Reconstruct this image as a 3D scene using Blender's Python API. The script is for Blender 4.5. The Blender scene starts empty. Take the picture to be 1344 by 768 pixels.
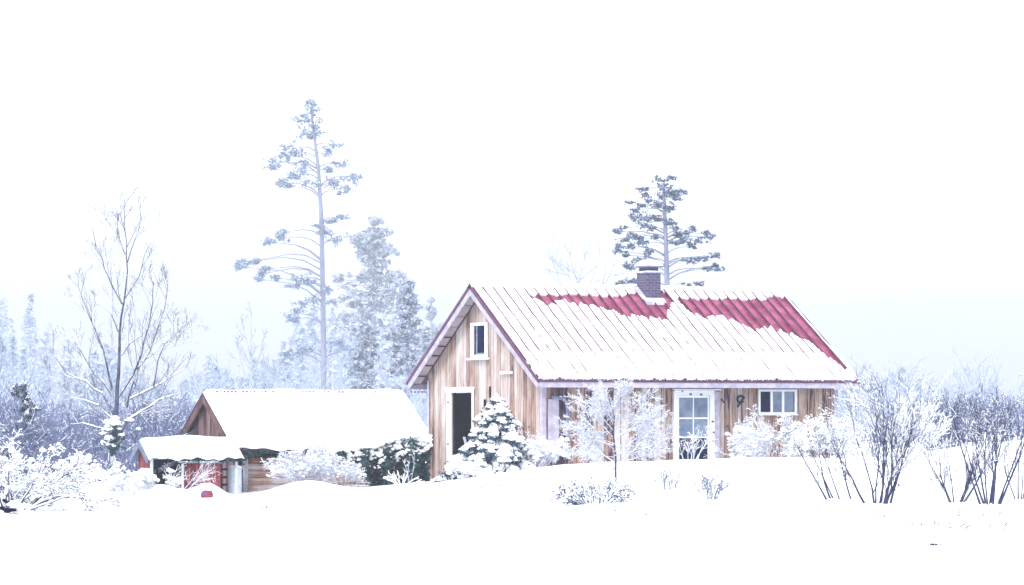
import bpy, math, random
import numpy as np
from mathutils import Vector, Matrix, Quaternion

R = math.radians
SC = bpy.context.scene
COL = SC.collection

# ------------------------------------------------------------------ camera
F = 4500.0            # focal length in photo pixels (photo 1344 wide)
HZ = 540.0            # horizon row of the photo
cam_d = bpy.data.cameras.new("camera")
cam = bpy.data.objects.new("camera", cam_d)
COL.objects.link(cam)
cam.location = (0, 0, 0)
cam.rotation_euler = (R(90), 0, 0)
cam_d.sensor_width = 36.0
cam_d.lens = F / 1344.0 * 36.0
cam_d.shift_y = (HZ - 384.0) / 1344.0
cam_d.clip_start = 0.5
cam_d.clip_end = 6000.0
SC.camera = cam

# ------------------------------------------------------------------ light
SUN_EL, SUN_AZ = 42.0, 212.0      # azimuth clockwise from +Y (behind the camera, a bit left)
CLOUD = 5.6; CLOUD_LO = (.86, .90, 1.0); MIST_LO = (.66, .67, .72)
world = bpy.data.worlds.new("World")
SC.world = world
world.use_nodes = True
wn = world.node_tree
for n in list(wn.nodes):
    wn.nodes.remove(n)
sky = wn.nodes.new("ShaderNodeTexSky")
sky.sky_type = 'NISHITA'
sky.sun_disc = False
sky.sun_elevation = R(SUN_EL)
sky.sun_rotation = R(SUN_AZ)
sky.air_density = 1.0
sky.dust_density = 3.0
sky.ozone_density = 2.0
bg = wn.nodes.new("ShaderNodeBackground")
bg.inputs['Strength'].default_value = 0.13
wo = wn.nodes.new("ShaderNodeOutputWorld")
# thin bright overcast in front of the clear sky
wtc = wn.nodes.new("ShaderNodeTexCoord")
wmp = wn.nodes.new("ShaderNodeMapping"); wmp.inputs['Scale'].default_value = (1.5, 1.5, 9)
wn.links.new(wtc.outputs['Generated'], wmp.inputs[0])
wnz = wn.nodes.new("ShaderNodeTexNoise"); wnz.inputs['Scale'].default_value = 2.2; wnz.inputs['Detail'].default_value = 5
wn.links.new(wmp.outputs[0], wnz.inputs['Vector'])
wr = wn.nodes.new("ShaderNodeValToRGB")
wr.color_ramp.elements[0].position = .3; wr.color_ramp.elements[0].color = (CLOUD_LO[0], CLOUD_LO[1], CLOUD_LO[2], 1)
wr.color_ramp.elements[1].position = .7; wr.color_ramp.elements[1].color = (1, 1, 1, 1)
wn.links.new(wnz.outputs[0], wr.inputs[0])
wsc = wn.nodes.new("ShaderNodeVectorMath"); wsc.operation = 'SCALE'; wsc.inputs['Scale'].default_value = CLOUD
wn.links.new(wr.outputs[0], wsc.inputs[0])
# the overcast is dimmer and bluer down in the mist near the horizon
wsp = wn.nodes.new("ShaderNodeSeparateXYZ"); wn.links.new(wtc.outputs['Generated'], wsp.inputs[0])
wad = wn.nodes.new("ShaderNodeMath"); wad.operation = 'MULTIPLY_ADD'
wn.links.new(wnz.outputs[0], wad.inputs[0]); wad.inputs[1].default_value = .07; wn.links.new(wsp.outputs[2], wad.inputs[2])
whr = wn.nodes.new("ShaderNodeValToRGB")
whr.color_ramp.elements[0].position = .035; whr.color_ramp.elements[0].color = (*MIST_LO, 1)
whr.color_ramp.elements[1].position = .15; whr.color_ramp.elements[1].color = (1, 1, 1, 1)
wn.links.new(wad.outputs[0], whr.inputs[0])
wmu = wn.nodes.new("ShaderNodeVectorMath"); wmu.operation = 'MULTIPLY'
wn.links.new(wsc.outputs[0], wmu.inputs[0]); wn.links.new(whr.outputs[0], wmu.inputs[1])
wmx = wn.nodes.new("ShaderNodeMix"); wmx.data_type = 'RGBA'; wmx.inputs['Factor'].default_value = .78
wn.links.new(sky.outputs[0], wmx.inputs[6]); wn.links.new(wmu.outputs[0], wmx.inputs[7])
wn.links.new(wmx.outputs[2], bg.inputs['Color'])
wn.links.new(bg.outputs[0], wo.inputs['Surface'])

sun_d = bpy.data.lights.new("sun", 'SUN')
sun_d.energy = 1.0
sun_d.angle = R(14)
sun_d.color = (1.0, 0.96, 0.92)
sun = bpy.data.objects.new("sun", sun_d)
COL.objects.link(sun)
sd = Vector((math.sin(R(SUN_AZ)) * math.cos(R(SUN_EL)), math.cos(R(SUN_AZ)) * math.cos(R(SUN_EL)), math.sin(R(SUN_EL))))
sun.rotation_euler = (-sd).to_track_quat('-Z', 'Y').to_euler()
sun.location = (0, 0, 60)

SC.view_settings.view_transform = 'Standard'
SC.view_settings.look = 'None'
SC.view_settings.gamma = 1.0
SC.view_settings.exposure = 1.5
SC.view_settings.use_curve_mapping = False
HAZE_DENSITY = 0.00085
HAZE_COLOR = (0.80, 0.87, 1.0)

# ------------------------------------------------------------------ helpers
def at(px, py, Y):
    return Vector(((px - 672.0) * Y / F, Y, (HZ - py) * Y / F))


class MB:
    """collects quads / polygons, builds ONE mesh object"""
    def __init__(self):
        self.v = []; self.q = []; self.n = 0; self.tone = []

    def add(self, verts, faces, tone=0.5):
        v = np.asarray(verts, dtype=float).reshape(-1, 3)
        self.v.append(v)
        for f in faces:
            self.q.append(tuple(i + self.n for i in f))
            self.tone.append(tone)
        self.n += len(v)

    def hexa(self, c, tone=0.5):
        # c: 8 corners, 0-3 bottom ring, 4-7 top ring
        self.add(c, [(3, 2, 1, 0), (4, 5, 6, 7), (0, 1, 5, 4), (1, 2, 6, 5), (2, 3, 7, 6), (3, 0, 4, 7)], tone)

    def box(self, x0, x1, y0, y1, z0, z1, tone=0.5):
        self.hexa([(x0, y0, z0), (x1, y0, z0), (x1, y1, z0), (x0, y1, z0),
                   (x0, y0, z1), (x1, y0, z1), (x1, y1, z1), (x0, y1, z1)], tone)

    def quads(self, V4):
        """V4: (N,4,3) array"""
        V4 = np.asarray(V4, dtype=float)
        N = len(V4)
        if N == 0:
            return
        self.v.append(V4.reshape(-1, 3))
        idx = np.arange(N * 4).reshape(N, 4) + self.n
        self.q.extend(map(tuple, idx.tolist()))
        self.tone.extend([0.5] * N)
        self.n += N * 4

    def segs(self, S, sides=4):
        """S: (N,8) x0 y0 z0 x1 y1 z1 r0 r1 -> tapered tubes"""
        S = np.asarray(S, dtype=float)
        if len(S) == 0:
            return
        p0 = S[:, 0:3]; p1 = S[:, 3:6]; r0 = S[:, 6:7]; r1 = S[:, 7:8]
        d = p1 - p0
        L = np.linalg.norm(d, axis=1, keepdims=True) + 1e-9
        d = d / L
        p0 = p0 - d * np.minimum(r0 * 0.4, L * .2)
        ref = np.where(np.abs(d[:, 2:3]) > .9, np.array([[1., 0, 0]]), np.array([[0, 0, 1.]]))
        a = np.cross(d, ref); a /= np.linalg.norm(a, axis=1, keepdims=True)
        b = np.cross(d, a)
        N = len(S)
        rings = []
        for k in range(sides):
            t = 2 * math.pi * k / sides
            u = a * math.cos(t) + b * math.sin(t)
            rings.append((p0 + u * r0, p1 + u * r1))
        V = np.stack([r[0] for r in rings] + [r[1] for r in rings], axis=1)  # N,2s,3
        base = (np.arange(N) * 2 * sides + self.n)[:, None]
        self.v.append(V.reshape(-1, 3))
        for k in range(sides):
            k2 = (k + 1) % sides
            f = base + np.array([[k, k2, sides + k2, sides + k]])
            self.q.extend(map(tuple, f.tolist()))
        if sides == 4:
            self.q.extend(map(tuple, (base + np.array([[4, 5, 6, 7]])).tolist()))
            self.tone.extend([0.5] * N)
        self.tone.extend([0.5] * (N * sides))
        self.n += N * 2 * sides

    def blob(self, c, r, rs, rough=.25, nu=9, nv=6, flat=.35):
        """lumpy pillow, flattened underside"""
        c = Vector(c)
        ph = [rs.uniform(0, 6.28) for _ in range(6)]
        V = []
        for j in range(nv + 1):
            th = math.pi * j / nv
            for i in range(nu):
                f = 2 * math.pi * i / nu
                k = 1 + rough * (math.sin(2 * f + ph[0]) * .5 + math.sin(3 * f + ph[1] + 2 * th) * .5 + math.sin(5 * th + ph[2] + f) * .3)
                z = math.cos(th)
                if z < 0:
                    z *= flat
                V.append((c.x + r[0] * k * math.sin(th) * math.cos(f), c.y + r[1] * k * math.sin(th) * math.sin(f), c.z + r[2] * z * (1 + rough * .5 * math.sin(4 * f + ph[3]))))
        faces = []
        for j in range(nv):
            for i in range(nu):
                faces.append((j * nu + i, (j + 1) * nu + i, (j + 1) * nu + (i + 1) % nu, j * nu + (i + 1) % nu))
        self.add(V, faces)

    def lathe(self, c, prof, n=16, axis='z'):
        """prof: list of (r, h)"""
        c = Vector(c); V = []
        for (r, h) in prof:
            for i in range(n):
                f = 2 * math.pi * i / n
                if axis == 'z':
                    V.append((c.x + r * math.cos(f), c.y + r * math.sin(f), c.z + h))
                else:
                    V.append((c.x + r * math.cos(f), c.y + h, c.z + r * math.sin(f)))
        fs = [(j * n + i, j * n + (i + 1) % n, (j + 1) * n + (i + 1) % n, (j + 1) * n + i) for j in range(len(prof) - 1) for i in range(n)]
        fs.append(tuple(range(n))[::-1]); fs.append(tuple((len(prof) - 1) * n + i for i in range(n)))
        self.add(V, fs)

    def build(self, name, mat, parent=None, off=(0, 0, 0), smooth=False):
        v = np.concatenate(self.v) - np.asarray(off, dtype=float)[None, :]
        me = bpy.data.meshes.new(name)
        me.from_pydata(v.tolist(), [], self.q)
        me.materials.append(mat)
        at_ = me.attributes.new("tone", 'FLOAT', 'FACE')
        at_.data.foreach_set("value", np.asarray(self.tone, dtype=np.float32))
        if smooth:
            me.polygons.foreach_set("use_smooth", [True] * len(me.polygons))
        me.update()
        o = bpy.data.objects.new(name, me)
        COL.objects.link(o)
        if parent is not None:
            o.parent = parent
        return o


def tag(o, label=None, cat=None, group=None, kind=None):
    if label: o['label'] = label
    if cat: o['category'] = cat
    if group: o['group'] = group
    if kind: o['kind'] = kind
    return o


def thing(name, loc, rz, label, cat, group=None):
    o = bpy.data.objects.new(name, None)
    COL.objects.link(o)
    o.location = loc
    o.rotation_euler = (0, 0, rz)
    o.empty_display_size = .2
    return tag(o, label, cat, group)


# ------------------------------------------------------------------ materials
def mat_new(name):
    m = bpy.data.materials.new(name)
    m.use_nodes = True
    nt = m.node_tree
    b = nt.nodes.get("Principled BSDF")
    return m, nt, b


def N(nt, t, **kw):
    n = nt.nodes.new(t)
    for k, v in kw.items():
        setattr(n, k, v)
    return n


def ramp(nt, fac, stops):
    r = N(nt, "ShaderNodeValToRGB")
    e = r.color_ramp.elements
    while len(e) < len(stops):
        e.new(.5)
    for el, (p, c) in zip(e, stops):
        el.position = p
        el.color = (c[0], c[1], c[2], 1)
    nt.links.new(fac, r.inputs[0])
    return r.outputs[0]


def noise(nt, scale, vec=None, detail=3, rough=.6):
    n = N(nt, "ShaderNodeTexNoise")
    n.inputs['Scale'].default_value = scale
    n.inputs['Detail'].default_value = detail
    n.inputs['Roughness'].default_value = rough
    if vec is not None:
        nt.links.new(vec, n.inputs['Vector'])
    return n.outputs[0]


def objco(nt, scale=(1, 1, 1)):
    tc = N(nt, "ShaderNodeTexCoord")
    mp = N(nt, "ShaderNodeMapping")
    mp.inputs['Scale'].default_value = scale
    nt.links.new(tc.outputs['Object'], mp.inputs[0])
    return mp.outputs[0]


def simple(name, c1, c2, scale=4, rough=.7, stretch=(1, 1, 1), bump=0, spec=.3):
    m, nt, b = mat_new(name)
    f = noise(nt, scale, objco(nt, stretch))
    nt.links.new(ramp(nt, f, [(.35, c1), (.65, c2)]), b.inputs['Base Color'])
    b.inputs['Roughness'].default_value = rough
    b.inputs['Specular IOR Level'].default_value = spec
    if bump:
        bp = N(nt, "ShaderNodeBump")
        bp.inputs['Strength'].default_value = bump
        nt.links.new(f, bp.inputs['Height'])
        nt.links.new(bp.outputs[0], b.inputs['Normal'])
    return m


def with_snow(name, c1, c2, scale=6, lo=.15, hi=.55, amount=1.0, breakup=8):
    """bark or twig with settled snow on faces that look upwards"""
    m, nt, b = mat_new(name)
    f = noise(nt, scale, objco(nt))
    base = ramp(nt, f, [(.35, c1), (.65, c2)])
    g = N(nt, "ShaderNodeNewGeometry")
    s = N(nt, "ShaderNodeSeparateXYZ")
    nt.links.new(g.outputs['Normal'], s.inputs[0])
    nf = noise(nt, breakup, objco(nt))
    ad = N(nt, "ShaderNodeMath", operation='MULTIPLY_ADD')
    nt.links.new(nf, ad.inputs[0]); ad.inputs[1].default_value = .8
    nt.links.new(s.outputs[2], ad.inputs[2])
    mr = N(nt, "ShaderNodeMapRange")
    mr.inputs['From Min'].default_value = lo + .4
    mr.inputs['From Max'].default_value = hi + .4
    mr.inputs['To Max'].default_value = amount
    nt.links.new(ad.outputs[0], mr.inputs['Value'])
    mx = N(nt, "ShaderNodeMix", data_type='RGBA')
    nt.links.new(mr.outputs[0], mx.inputs['Factor'])
    nt.links.new(base, mx.inputs[6])
    mx.inputs[7].default_value = (.86, .89, .93, 1)
    nt.links.new(mx.outputs[2], b.inputs['Base Color'])
    b.inputs['Roughness'].default_value = .8
    b.inputs['Specular IOR Level'].default_value = .2
    return m


M = {}
M['snow'] = simple('snow', (.88, .91, .94), (.92, .94, .96), 3, .7, bump=.08, spec=.2)
m, nt, b = mat_new('snow_ground')
f1 = noise(nt, .5, objco(nt), 5); f2 = noise(nt, 9, objco(nt), 4)
nt.links.new(ramp(nt, f1, [(.3, (.88, .905, .94)), (.7, (.92, .935, .955))]), b.inputs['Base Color'])
b.inputs['Roughness'].default_value = .75
b.inputs['Specular IOR Level'].default_value = .2
bp = N(nt, "ShaderNodeBump"); bp.inputs['Strength'].default_value = .25; bp.inputs['Distance'].default_value = .03
nt.links.new(f2, bp.inputs['Height']); nt.links.new(bp.outputs[0], b.inputs['Normal'])
M['ground'] = m

M['frost'] = simple('frosted_twig', (.80, .83, .90), (.90, .92, .95), 20, .8)
M['farfrost_haze'] = simple('far_rime_haze', (.42, .45, .52), (.54, .57, .63), 1, .8)  # rime toned down to put distance haze into the far snow's colour
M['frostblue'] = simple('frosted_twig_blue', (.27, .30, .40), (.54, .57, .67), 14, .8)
M['bark'] = with_snow('bark_with_snow', (.025, .032, .065), (.075, .085, .15), 10, .25, .7)
M['darkbark'] = with_snow('dark_bark_with_snow', (.015, .022, .06), (.055, .065, .13), 12, .45, .9, breakup=14)
M['twig'] = with_snow('twig_with_frost', (.16, .17, .24), (.30, .32, .42), 6, .2, .7)
M['brush'] = simple('brush_twig', (.05, .065, .14), (.15, .18, .30), .8, .9)
M['brushdark'] = simple('brush_twig_dark', (.04, .055, .13), (.12, .15, .26), .8, .9)
M['needle'] = simple('dark_needles', (.010, .03, .07), (.03, .075, .13), 3, .7)
M['evergreen'] = simple('evergreen_leaves', (.008, .03, .045), (.025, .075, .075), 5, .6)
M['pineneedle'] = simple('frost_haze_pine_needles', (.10, .16, .27), (.22, .30, .43), .6, .8)  # frost plus some distance haze put into the colour
M['pineneedle_far'] = simple('frost_haze_pine_needles_far', (.24, .31, .43), (.38, .45, .57), .5, .8)  # paled beyond frost, distance haze put into the colour
M['pineneedle_pale'] = simple('frost_haze_needles_pale', (.36, .42, .52), (.46, .52, .60), .3, .8)  # palest needles, frost and mist both put into the colour
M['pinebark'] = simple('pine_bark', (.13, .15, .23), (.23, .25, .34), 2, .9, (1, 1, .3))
M['farbark'] = simple('far_bark_hazed', (.24, .29, .40), (.36, .41, .52), 1, .9)  # pale blue bark, haze of distance put into the colour
M['farwood'] = simple('far_frost_haze_wood', (.31, .38, .50), (.46, .52, .62), .05, .9)  # frosted wood paled further, mist put into the colour

# weathered boards
def board_mat(name, stops, horizontal=False, warm=True):
    m, nt, b = mat_new(name)
    a = N(nt, "ShaderNodeAttribute", attribute_name="tone")
    st = (1, 1, .06) if not horizontal else (.06, 1, 1)
    streak = noise(nt, 26, objco(nt, st), 4, .65)
    big = noise(nt, 1.3, objco(nt, (1, 1, .5)), 3)
    k1 = N(nt, "ShaderNodeMath", operation='MULTIPLY_ADD')
    nt.links.new(streak, k1.inputs[0]); k1.inputs[1].default_value = 1.25
    s1 = N(nt, "ShaderNodeMath", operation='MULTIPLY_ADD')
    nt.links.new(a.outputs['Fac'], s1.inputs[0]); s1.inputs[1].default_value = .62
    nt.links.new(big, s1.inputs[2])
    s2 = N(nt, "ShaderNodeMath", operation='MULTIPLY'); nt.links.new(s1.outputs[0], s2.inputs[0]); s2.inputs[1].default_value = .75
    s3 = N(nt, "ShaderNodeMath", operation='SUBTRACT'); nt.links.new(s2.outputs[0], s3.inputs[0]); s3.inputs[1].default_value = .65
    nt.links.new(s3.outputs[0], k1.inputs[2])
    nt.links.new(ramp(nt, k1.outputs[0], stops), b.inputs['Base Color'])
    b.inputs['Roughness'].default_value = .85
    b.inputs['Specular IOR Level'].default_value = .15
    bp = N(nt, "ShaderNodeBump"); bp.inputs['Strength'].default_value = .3; bp.inputs['Distance'].default_value = .01
    nt.links.new(streak, bp.inputs['Height']); nt.links.new(bp.outputs[0], b.inputs['Normal'])
    return m

WOOD = [(.26, (.03, .022, .045)), (.38, (.12, .085, .10)), (.45, (.36, .205, .12)), (.53, (.22, .17, .18)), (.62, (.39, .295, .24)), (.74, (.42, .36, .35)), (.90, (.53, .50, .50))]
M['boards'] = board_mat('weathered_boards', WOOD)
M['logs'] = board_mat('weathered_logs', [(.2, (.05, .025, .03)), (.4, (.20, .08, .05)), (.6, (.32, .20, .15)), (.8, (.45, .40, .42))], True)
M['brownboards'] = board_mat('brown_boards', [(.2, (.015, .010, .025)), (.45, (.055, .030, .038)), (.65, (.13, .068, .065)), (.85, (.21, .15, .16))])
M['redboards'] = board_mat('faded_red_boards', [(.2, (.04, .005, .012)), (.4, (.13, .014, .026)), (.65, (.21, .035, .045)), (.9, (.28, .09, .10))])
M['trim'] = simple('whitewashed_trim', (.36, .37, .48), (.60, .61, .70), 7, .7, (1, 1, .3))
M['trimlilac'] = simple('lilac_grey_bargeboard', (.30, .28, .38), (.46, .43, .53), 5, .7)
M['soffit'] = simple('soffit_boards', (.34, .29, .33), (.5, .43, .46), 3, .8)
M['whiteframe'] = simple('white_window_paint', (.70, .74, .80), (.80, .82, .86), 12, .5)
M['dark'] = simple('dark_interior', (.003, .004, .02), (.006, .007, .03), 3, .95, spec=.0)  # near-black: shade of unlit rooms put into colour; also rails, logs, grass
M['redmetal'] = simple('crimson_roof_paint', (.20, .018, .07), (.38, .10, .19), 1.6, .5, bump=.05)
M['roofdark'] = simple('roof_edge_metal', (.07, .03, .07), (.12, .05, .10), 3, .6)
M['seam'] = simple('roof_seam', (.08, .025, .055), (.15, .05, .10), 3, .6)
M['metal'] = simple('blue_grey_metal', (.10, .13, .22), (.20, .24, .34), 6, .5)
M['drum'] = simple('pale_drum_paint', (.45, .52, .62), (.62, .68, .76), 6, .5)
M['red'] = simple('red_paint', (.18, .012, .03), (.27, .03, .06), 9, .5)
M['blue'] = simple('blue_paint', (.04, .05, .22), (.08, .09, .30), 9, .5)
m, nt, b = mat_new('window_glass')
f = noise(nt, 2.5, objco(nt), 3)
nt.links.new(ramp(nt, f, [(.3, (.08, .12, .20)), (.7, (.22, .28, .38))]), b.inputs['Base Color'])
b.inputs['Roughness'].default_value = .12
b.inputs['Specular IOR Level'].default_value = .6
M['glass'] = m
M['glassdark'] = simple('dark_window_glass', (.004, .006, .03), (.01, .015, .05), 3, .5, spec=.0)
m, nt, b = mat_new('chimney_brick')
tc = N(nt, "ShaderNodeTexCoord"); sp = N(nt, "ShaderNodeSeparateXYZ"); ad = N(nt, "ShaderNodeMath", operation='ADD'); cb = N(nt, "ShaderNodeCombineXYZ")
nt.links.new(tc.outputs['Object'], sp.inputs[0]); nt.links.new(sp.outputs[0], ad.inputs[0]); nt.links.new(sp.outputs[1], ad.inputs[1])
nt.links.new(ad.outputs[0], cb.inputs[0]); nt.links.new(sp.outputs[2], cb.inputs[1])
br = N(nt, "ShaderNodeTexBrick")
nt.links.new(cb.outputs[0], br.inputs['Vector'])
br.inputs['Color1'].default_value = (.035, .03, .07, 1); br.inputs['Color2'].default_value = (.08, .06, .12, 1)
br.inputs['Mortar'].default_value = (.13, .12, .20, 1); br.inputs['Scale'].default_value = 1.0
br.inputs['Brick Width'].default_value = .22; br.inputs['Row Height'].default_value = .075; br.inputs['Mortar Size'].default_value = .012
nt.links.new(br.outputs[0], b.inputs['Base Color']); b.inputs['Roughness'].default_value = .9
M['brick'] = m

# ------------------------------------------------------------------ terrain
PX = np.array([-400, -60, -13.4, -10, -7.6, -5.5, -4.1, -2.4, -.6, 1.4, 4.7, 7.7, 9.5, 11.5, 13.5, 18, 40, 400])
PZ = np.array([-2.3, -2.35, -2.34, -2.34, -2.27, -2.17, -2.06, -1.93, -1.66, -1.37, -1.31, -1.24, -1.2, -1.1, -.85, -.6, -.5, -.5])
BUMPS = [  # x, y, sx, sy, h
    (-10.7, 90.9, 1.2, 1.0, .50), (-9.2, 90.6, .7, .6, .26), (-8.05, 90.9, .45, .45, .38), (-11.6, 89, .8, 1, .20),
    (-5.5, 90.5, 1.05, .9, .36), (-13.5, 78, 1.6, 2.5, .15), (1.2, 70, 1.0, 1.2, .12), (9.5, 62, 2.5, 5, .06), (12, 70, 1.5, 4, .12),
    (-.3, 86.5, 1.5, 1.6, .10), (3, 50, 6, 6, .06), (-6, 60, 5, 7, -.05), (6.6, 89.2, 2.0, 1.2, .06),
]

def ground_z(x, y):
    x = np.asarray(x, dtype=float); y = np.asarray(y, dtype=float)
    p = np.interp(x, PX, PZ)
    t = np.clip((y - 40) / 47.0, 0, 1); s = t * t * (3 - 2 * t)
    z = -1.75 + s * (p + 1.75)
    w = np.clip((y - 110) / 60.0, 0, 1)
    z = z * (1 - w) + w * (-1.6 + .35 * np.clip(x / 12., -1, 1.5))
    for (bx, by, sx, sy, h) in BUMPS:
        z = z + h * np.exp(-((x - bx) / sx) ** 2 - ((y - by) / sy) ** 2)
    z = z + .03 * np.sin(x * .9 + 1.3 * np.sin(y * .21)) * np.sin(y * .33 + .7) + .012 * np.sin(x * 2.7 + y * .8) * np.sin(y * 1.1 - x * .6)
    return z

gx = np.unique(np.round(np.concatenate([np.linspace(-900, -40, 20), np.linspace(-40, -18, 30), np.linspace(-18, 18, 170), np.linspace(18, 40, 30), np.linspace(40, 900, 20)]), 3))
gy = np.unique(np.round(np.concatenate([np.linspace(-20, 25, 20), np.linspace(25, 110, 330), np.linspace(110, 200, 60), np.linspace(200, 1600, 30)]), 3))
GX, GY = np.meshgrid(gx, gy)
GZ = ground_z(GX, GY)
V = np.stack([GX, GY, GZ], -1).reshape(-1, 3)
nx_ = len(gx); ny_ = len(gy)
I = (np.arange(ny_ - 1)[:, None] * nx_ + np.arange(nx_ - 1)[None, :]).reshape(-1)
g = MB(); g.v.append(V); g.q = list(map(tuple, np.stack([I, I + 1, I + nx_ + 1, I + nx_], 1).tolist())); g.tone = [.5] * len(g.q)
go = g.build('snowy_ground', M['ground'], smooth=True)
tag(go, kind='structure')


def gz(x, y):
    return float(ground_z(x, y))


def foot(px, Y, sink=.06):
    x = (px - 672.0) * Y / F
    return Vector((x, Y, gz(x, Y) - sink))


def ground_Y(px, py):
    """distance at which the snow is met on that line of sight"""
    for Y in np.linspace(34, 100, 2600):
        if (HZ - py) * Y / F <= gz((px - 672) * Y / F, Y): return float(Y)
    return 88.0

# ------------------------------------------------------------------ haze
hz = MB(); hz.box(-850, 850, -18, 1590, -3.6, 46)
hm = bpy.data.materials.new('haze'); hm.use_nodes = True
hn = hm.node_tree
for n in list(hn.nodes):
    hn.nodes.remove(n)
pv = N(hn, "ShaderNodeVolumePrincipled")
pv.inputs['Color'].default_value = (*HAZE_COLOR, 1)
pv.inputs['Density'].default_value = HAZE_DENSITY
pv.inputs['Anisotropy'].default_value = 0.0
ho = N(hn, "ShaderNodeOutputMaterial")
hn.links.new(pv.outputs[0], ho.inputs['Volume'])
try:
    hm.cycles.homogeneous_volume = True
except Exception:
    pass
hazeo = hz.build('haze', hm)
tag(hazeo, kind='stuff')
hazeo.display_type = 'WIRE'

# ------------------------------------------------------------------ wooden house
TH = R(24.5); CT, ST = math.cos(TH), math.sin(TH)
EX, EY = 35 * 90 / F, 90.0
L_, W_ = 9.72, 8.90
ZE, ZR = .78, 3.40
OG, OE = .39, .60
ZB = -2.6
AL = math.atan2(ZR - ZE, W_ / 2)
SL = math.hypot(ZR - ZE, W_ / 2)
house = thing('wooden_house', (EX, EY, ZB), TH, 'weathered pink-grey plank house with snowy crimson metal roof and brick chimney', 'house')
HO = (0, 0, ZB)

class Frame:
    def __init__(s, ex, ey, th):
        s.ex, s.ey, s.c, s.s = ex, ey, math.cos(th), math.sin(th)
    def front(s, px, py, yl):      # point on plane local y = yl -> local x, z
        k = (px - 672.) / F
        x = (k * (s.ey + s.c * yl) - (s.ex - s.s * yl)) / (s.c - k * s.s)
        Y = s.ey + s.s * x + s.c * yl
        return x, (HZ - py) * Y / F
    def gable(s, px, py, xl):      # plane local x = xl -> local y, z
        k = (px - 672.) / F
        y = (s.ex + s.c * xl - k * (s.ey + s.s * xl)) / (s.s + k * s.c)
        Y = s.ey + s.s * xl + s.c * y
        return y, (HZ - py) * Y / F
H = Frame(EX, EY, TH)

def zroof(y):
    return ZE + (ZR - ZE) * (1 - abs(y - W_ / 2) / (W_ / 2))


def boards(mb, t0, t1, z0, ztop, place, openings, rs, wmin=.14, wmax=.27, thick=.03):
    """vertical boards along t; place(t, depth, z) -> xyz"""
    cuts = []
    t = t0
    while t < t1:
        t += rs.uniform(wmin, wmax)
        cuts.append(min(t, t1))
    cuts = sorted(set([t0] + cuts))
    lo = t0
    bl = []
    for c in cuts[1:]:
        if c - lo > .03:
            bl.append((lo, c)); lo = c
    for (a, b_) in bl:
        tone = rs.random(); dz = rs.uniform(0, .012); gap = rs.uniform(.004, .014)
        pts = [a + gap, b_ - gap]
        inner = [q for (o0, o1, oz0, oz1) in openings for q in (o0, o1) if pts[0] < q < pts[1]]
        xs = sorted([pts[0]] + inner + [pts[1]])
        for u0, u1 in zip(xs[:-1], xs[1:]):
            mid = (u0 + u1) / 2
            spans = [(z0, None)]
            for (o0, o1, oz0, oz1) in sorted(openings, key=lambda q: q[2]):
                if o0 <= mid <= o1:
                    lastz = spans.pop()
                    if oz0 > lastz[0]:
                        spans.append((lastz[0], oz0))
                    spans.append((oz1, None))
            for (za, zb) in spans:
                zl = ztop(u0) if zb is None else zb
                zr = ztop(u1) if zb is None else zb
                if min(zl, zr) <= za:
                    continue
                d0, d1 = dz, dz + thick
                mb.hexa([place(u0, -d0, za), place(u1, -d0, za), place(u1, -d1 + .02, za), place(u0, -d1 + .02, za),
                         place(u0, -d0, zl), place(u1, -d0, zr), place(u1, -d1 + .02, zr), place(u0, -d1 + .02, zl)], tone)


rs = random.Random(5)
WY0, WY1 = OE, W_ - OE
WX0, WX1 = OG, L_ - OG
def fr(px, py): return H.front(px, py, OE)
def gb(px, py): return H.gable(px, py, OG)

# openings
fdx0, fdz1 = fr(889, 519); fdx1, _ = fr(931, 519)
fwx0, fwz1 = fr(997, 514); fwx1, fwz0 = fr(1042, 541)
gdy0, gdz1 = gb(621, 516); gdy1, _ = gb(594, 516)
gwy0, gwz1 = gb(638.5, 427); gwy1, gwz0 = gb(623, 466)
front_op = [(fdx0, fdx1, -1.9, fdz1), (fwx0, fwx1, fwz0, fwz1)]
gable_op = [(gdy0, gdy1, -2.5, gdz1), (gwy0, gwy1, gwz0, gwz1)]
vy, vz = gb(642.5, 512); gable_op.append((vy - .07, vy + .07, vz - .22, vz + .1))

w = MB()
boards(w, WX0 + .03, WX1, -2.55, lambda t: ZE + .27, lambda t, d, z: (t, WY0 + d + .03, z), front_op, rs)
w.build('front_wall', M['boards'], house, HO)
w = MB()
boards(w, WY0, WY1, -2.55, lambda t: zroof(t) - .07, lambda t, d, z: (WX0 + d + .03, t, z), gable_op, rs, .15, .32)
w.build('gable_wall', M['boards'], house, HO)
w = MB()
boards(w, WY0, WY1, -2.55, lambda t: zroof(t) - .07, lambda t, d, z: (WX1 - d, t, z), [], rs)
boards(w, WX0, WX1 - .05, -2.55, lambda t: ZE + .2, lambda t, d, z: (t, WY1 - d, z), [], rs)
w.build('back_wall', M['boards'], house, HO)
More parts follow.
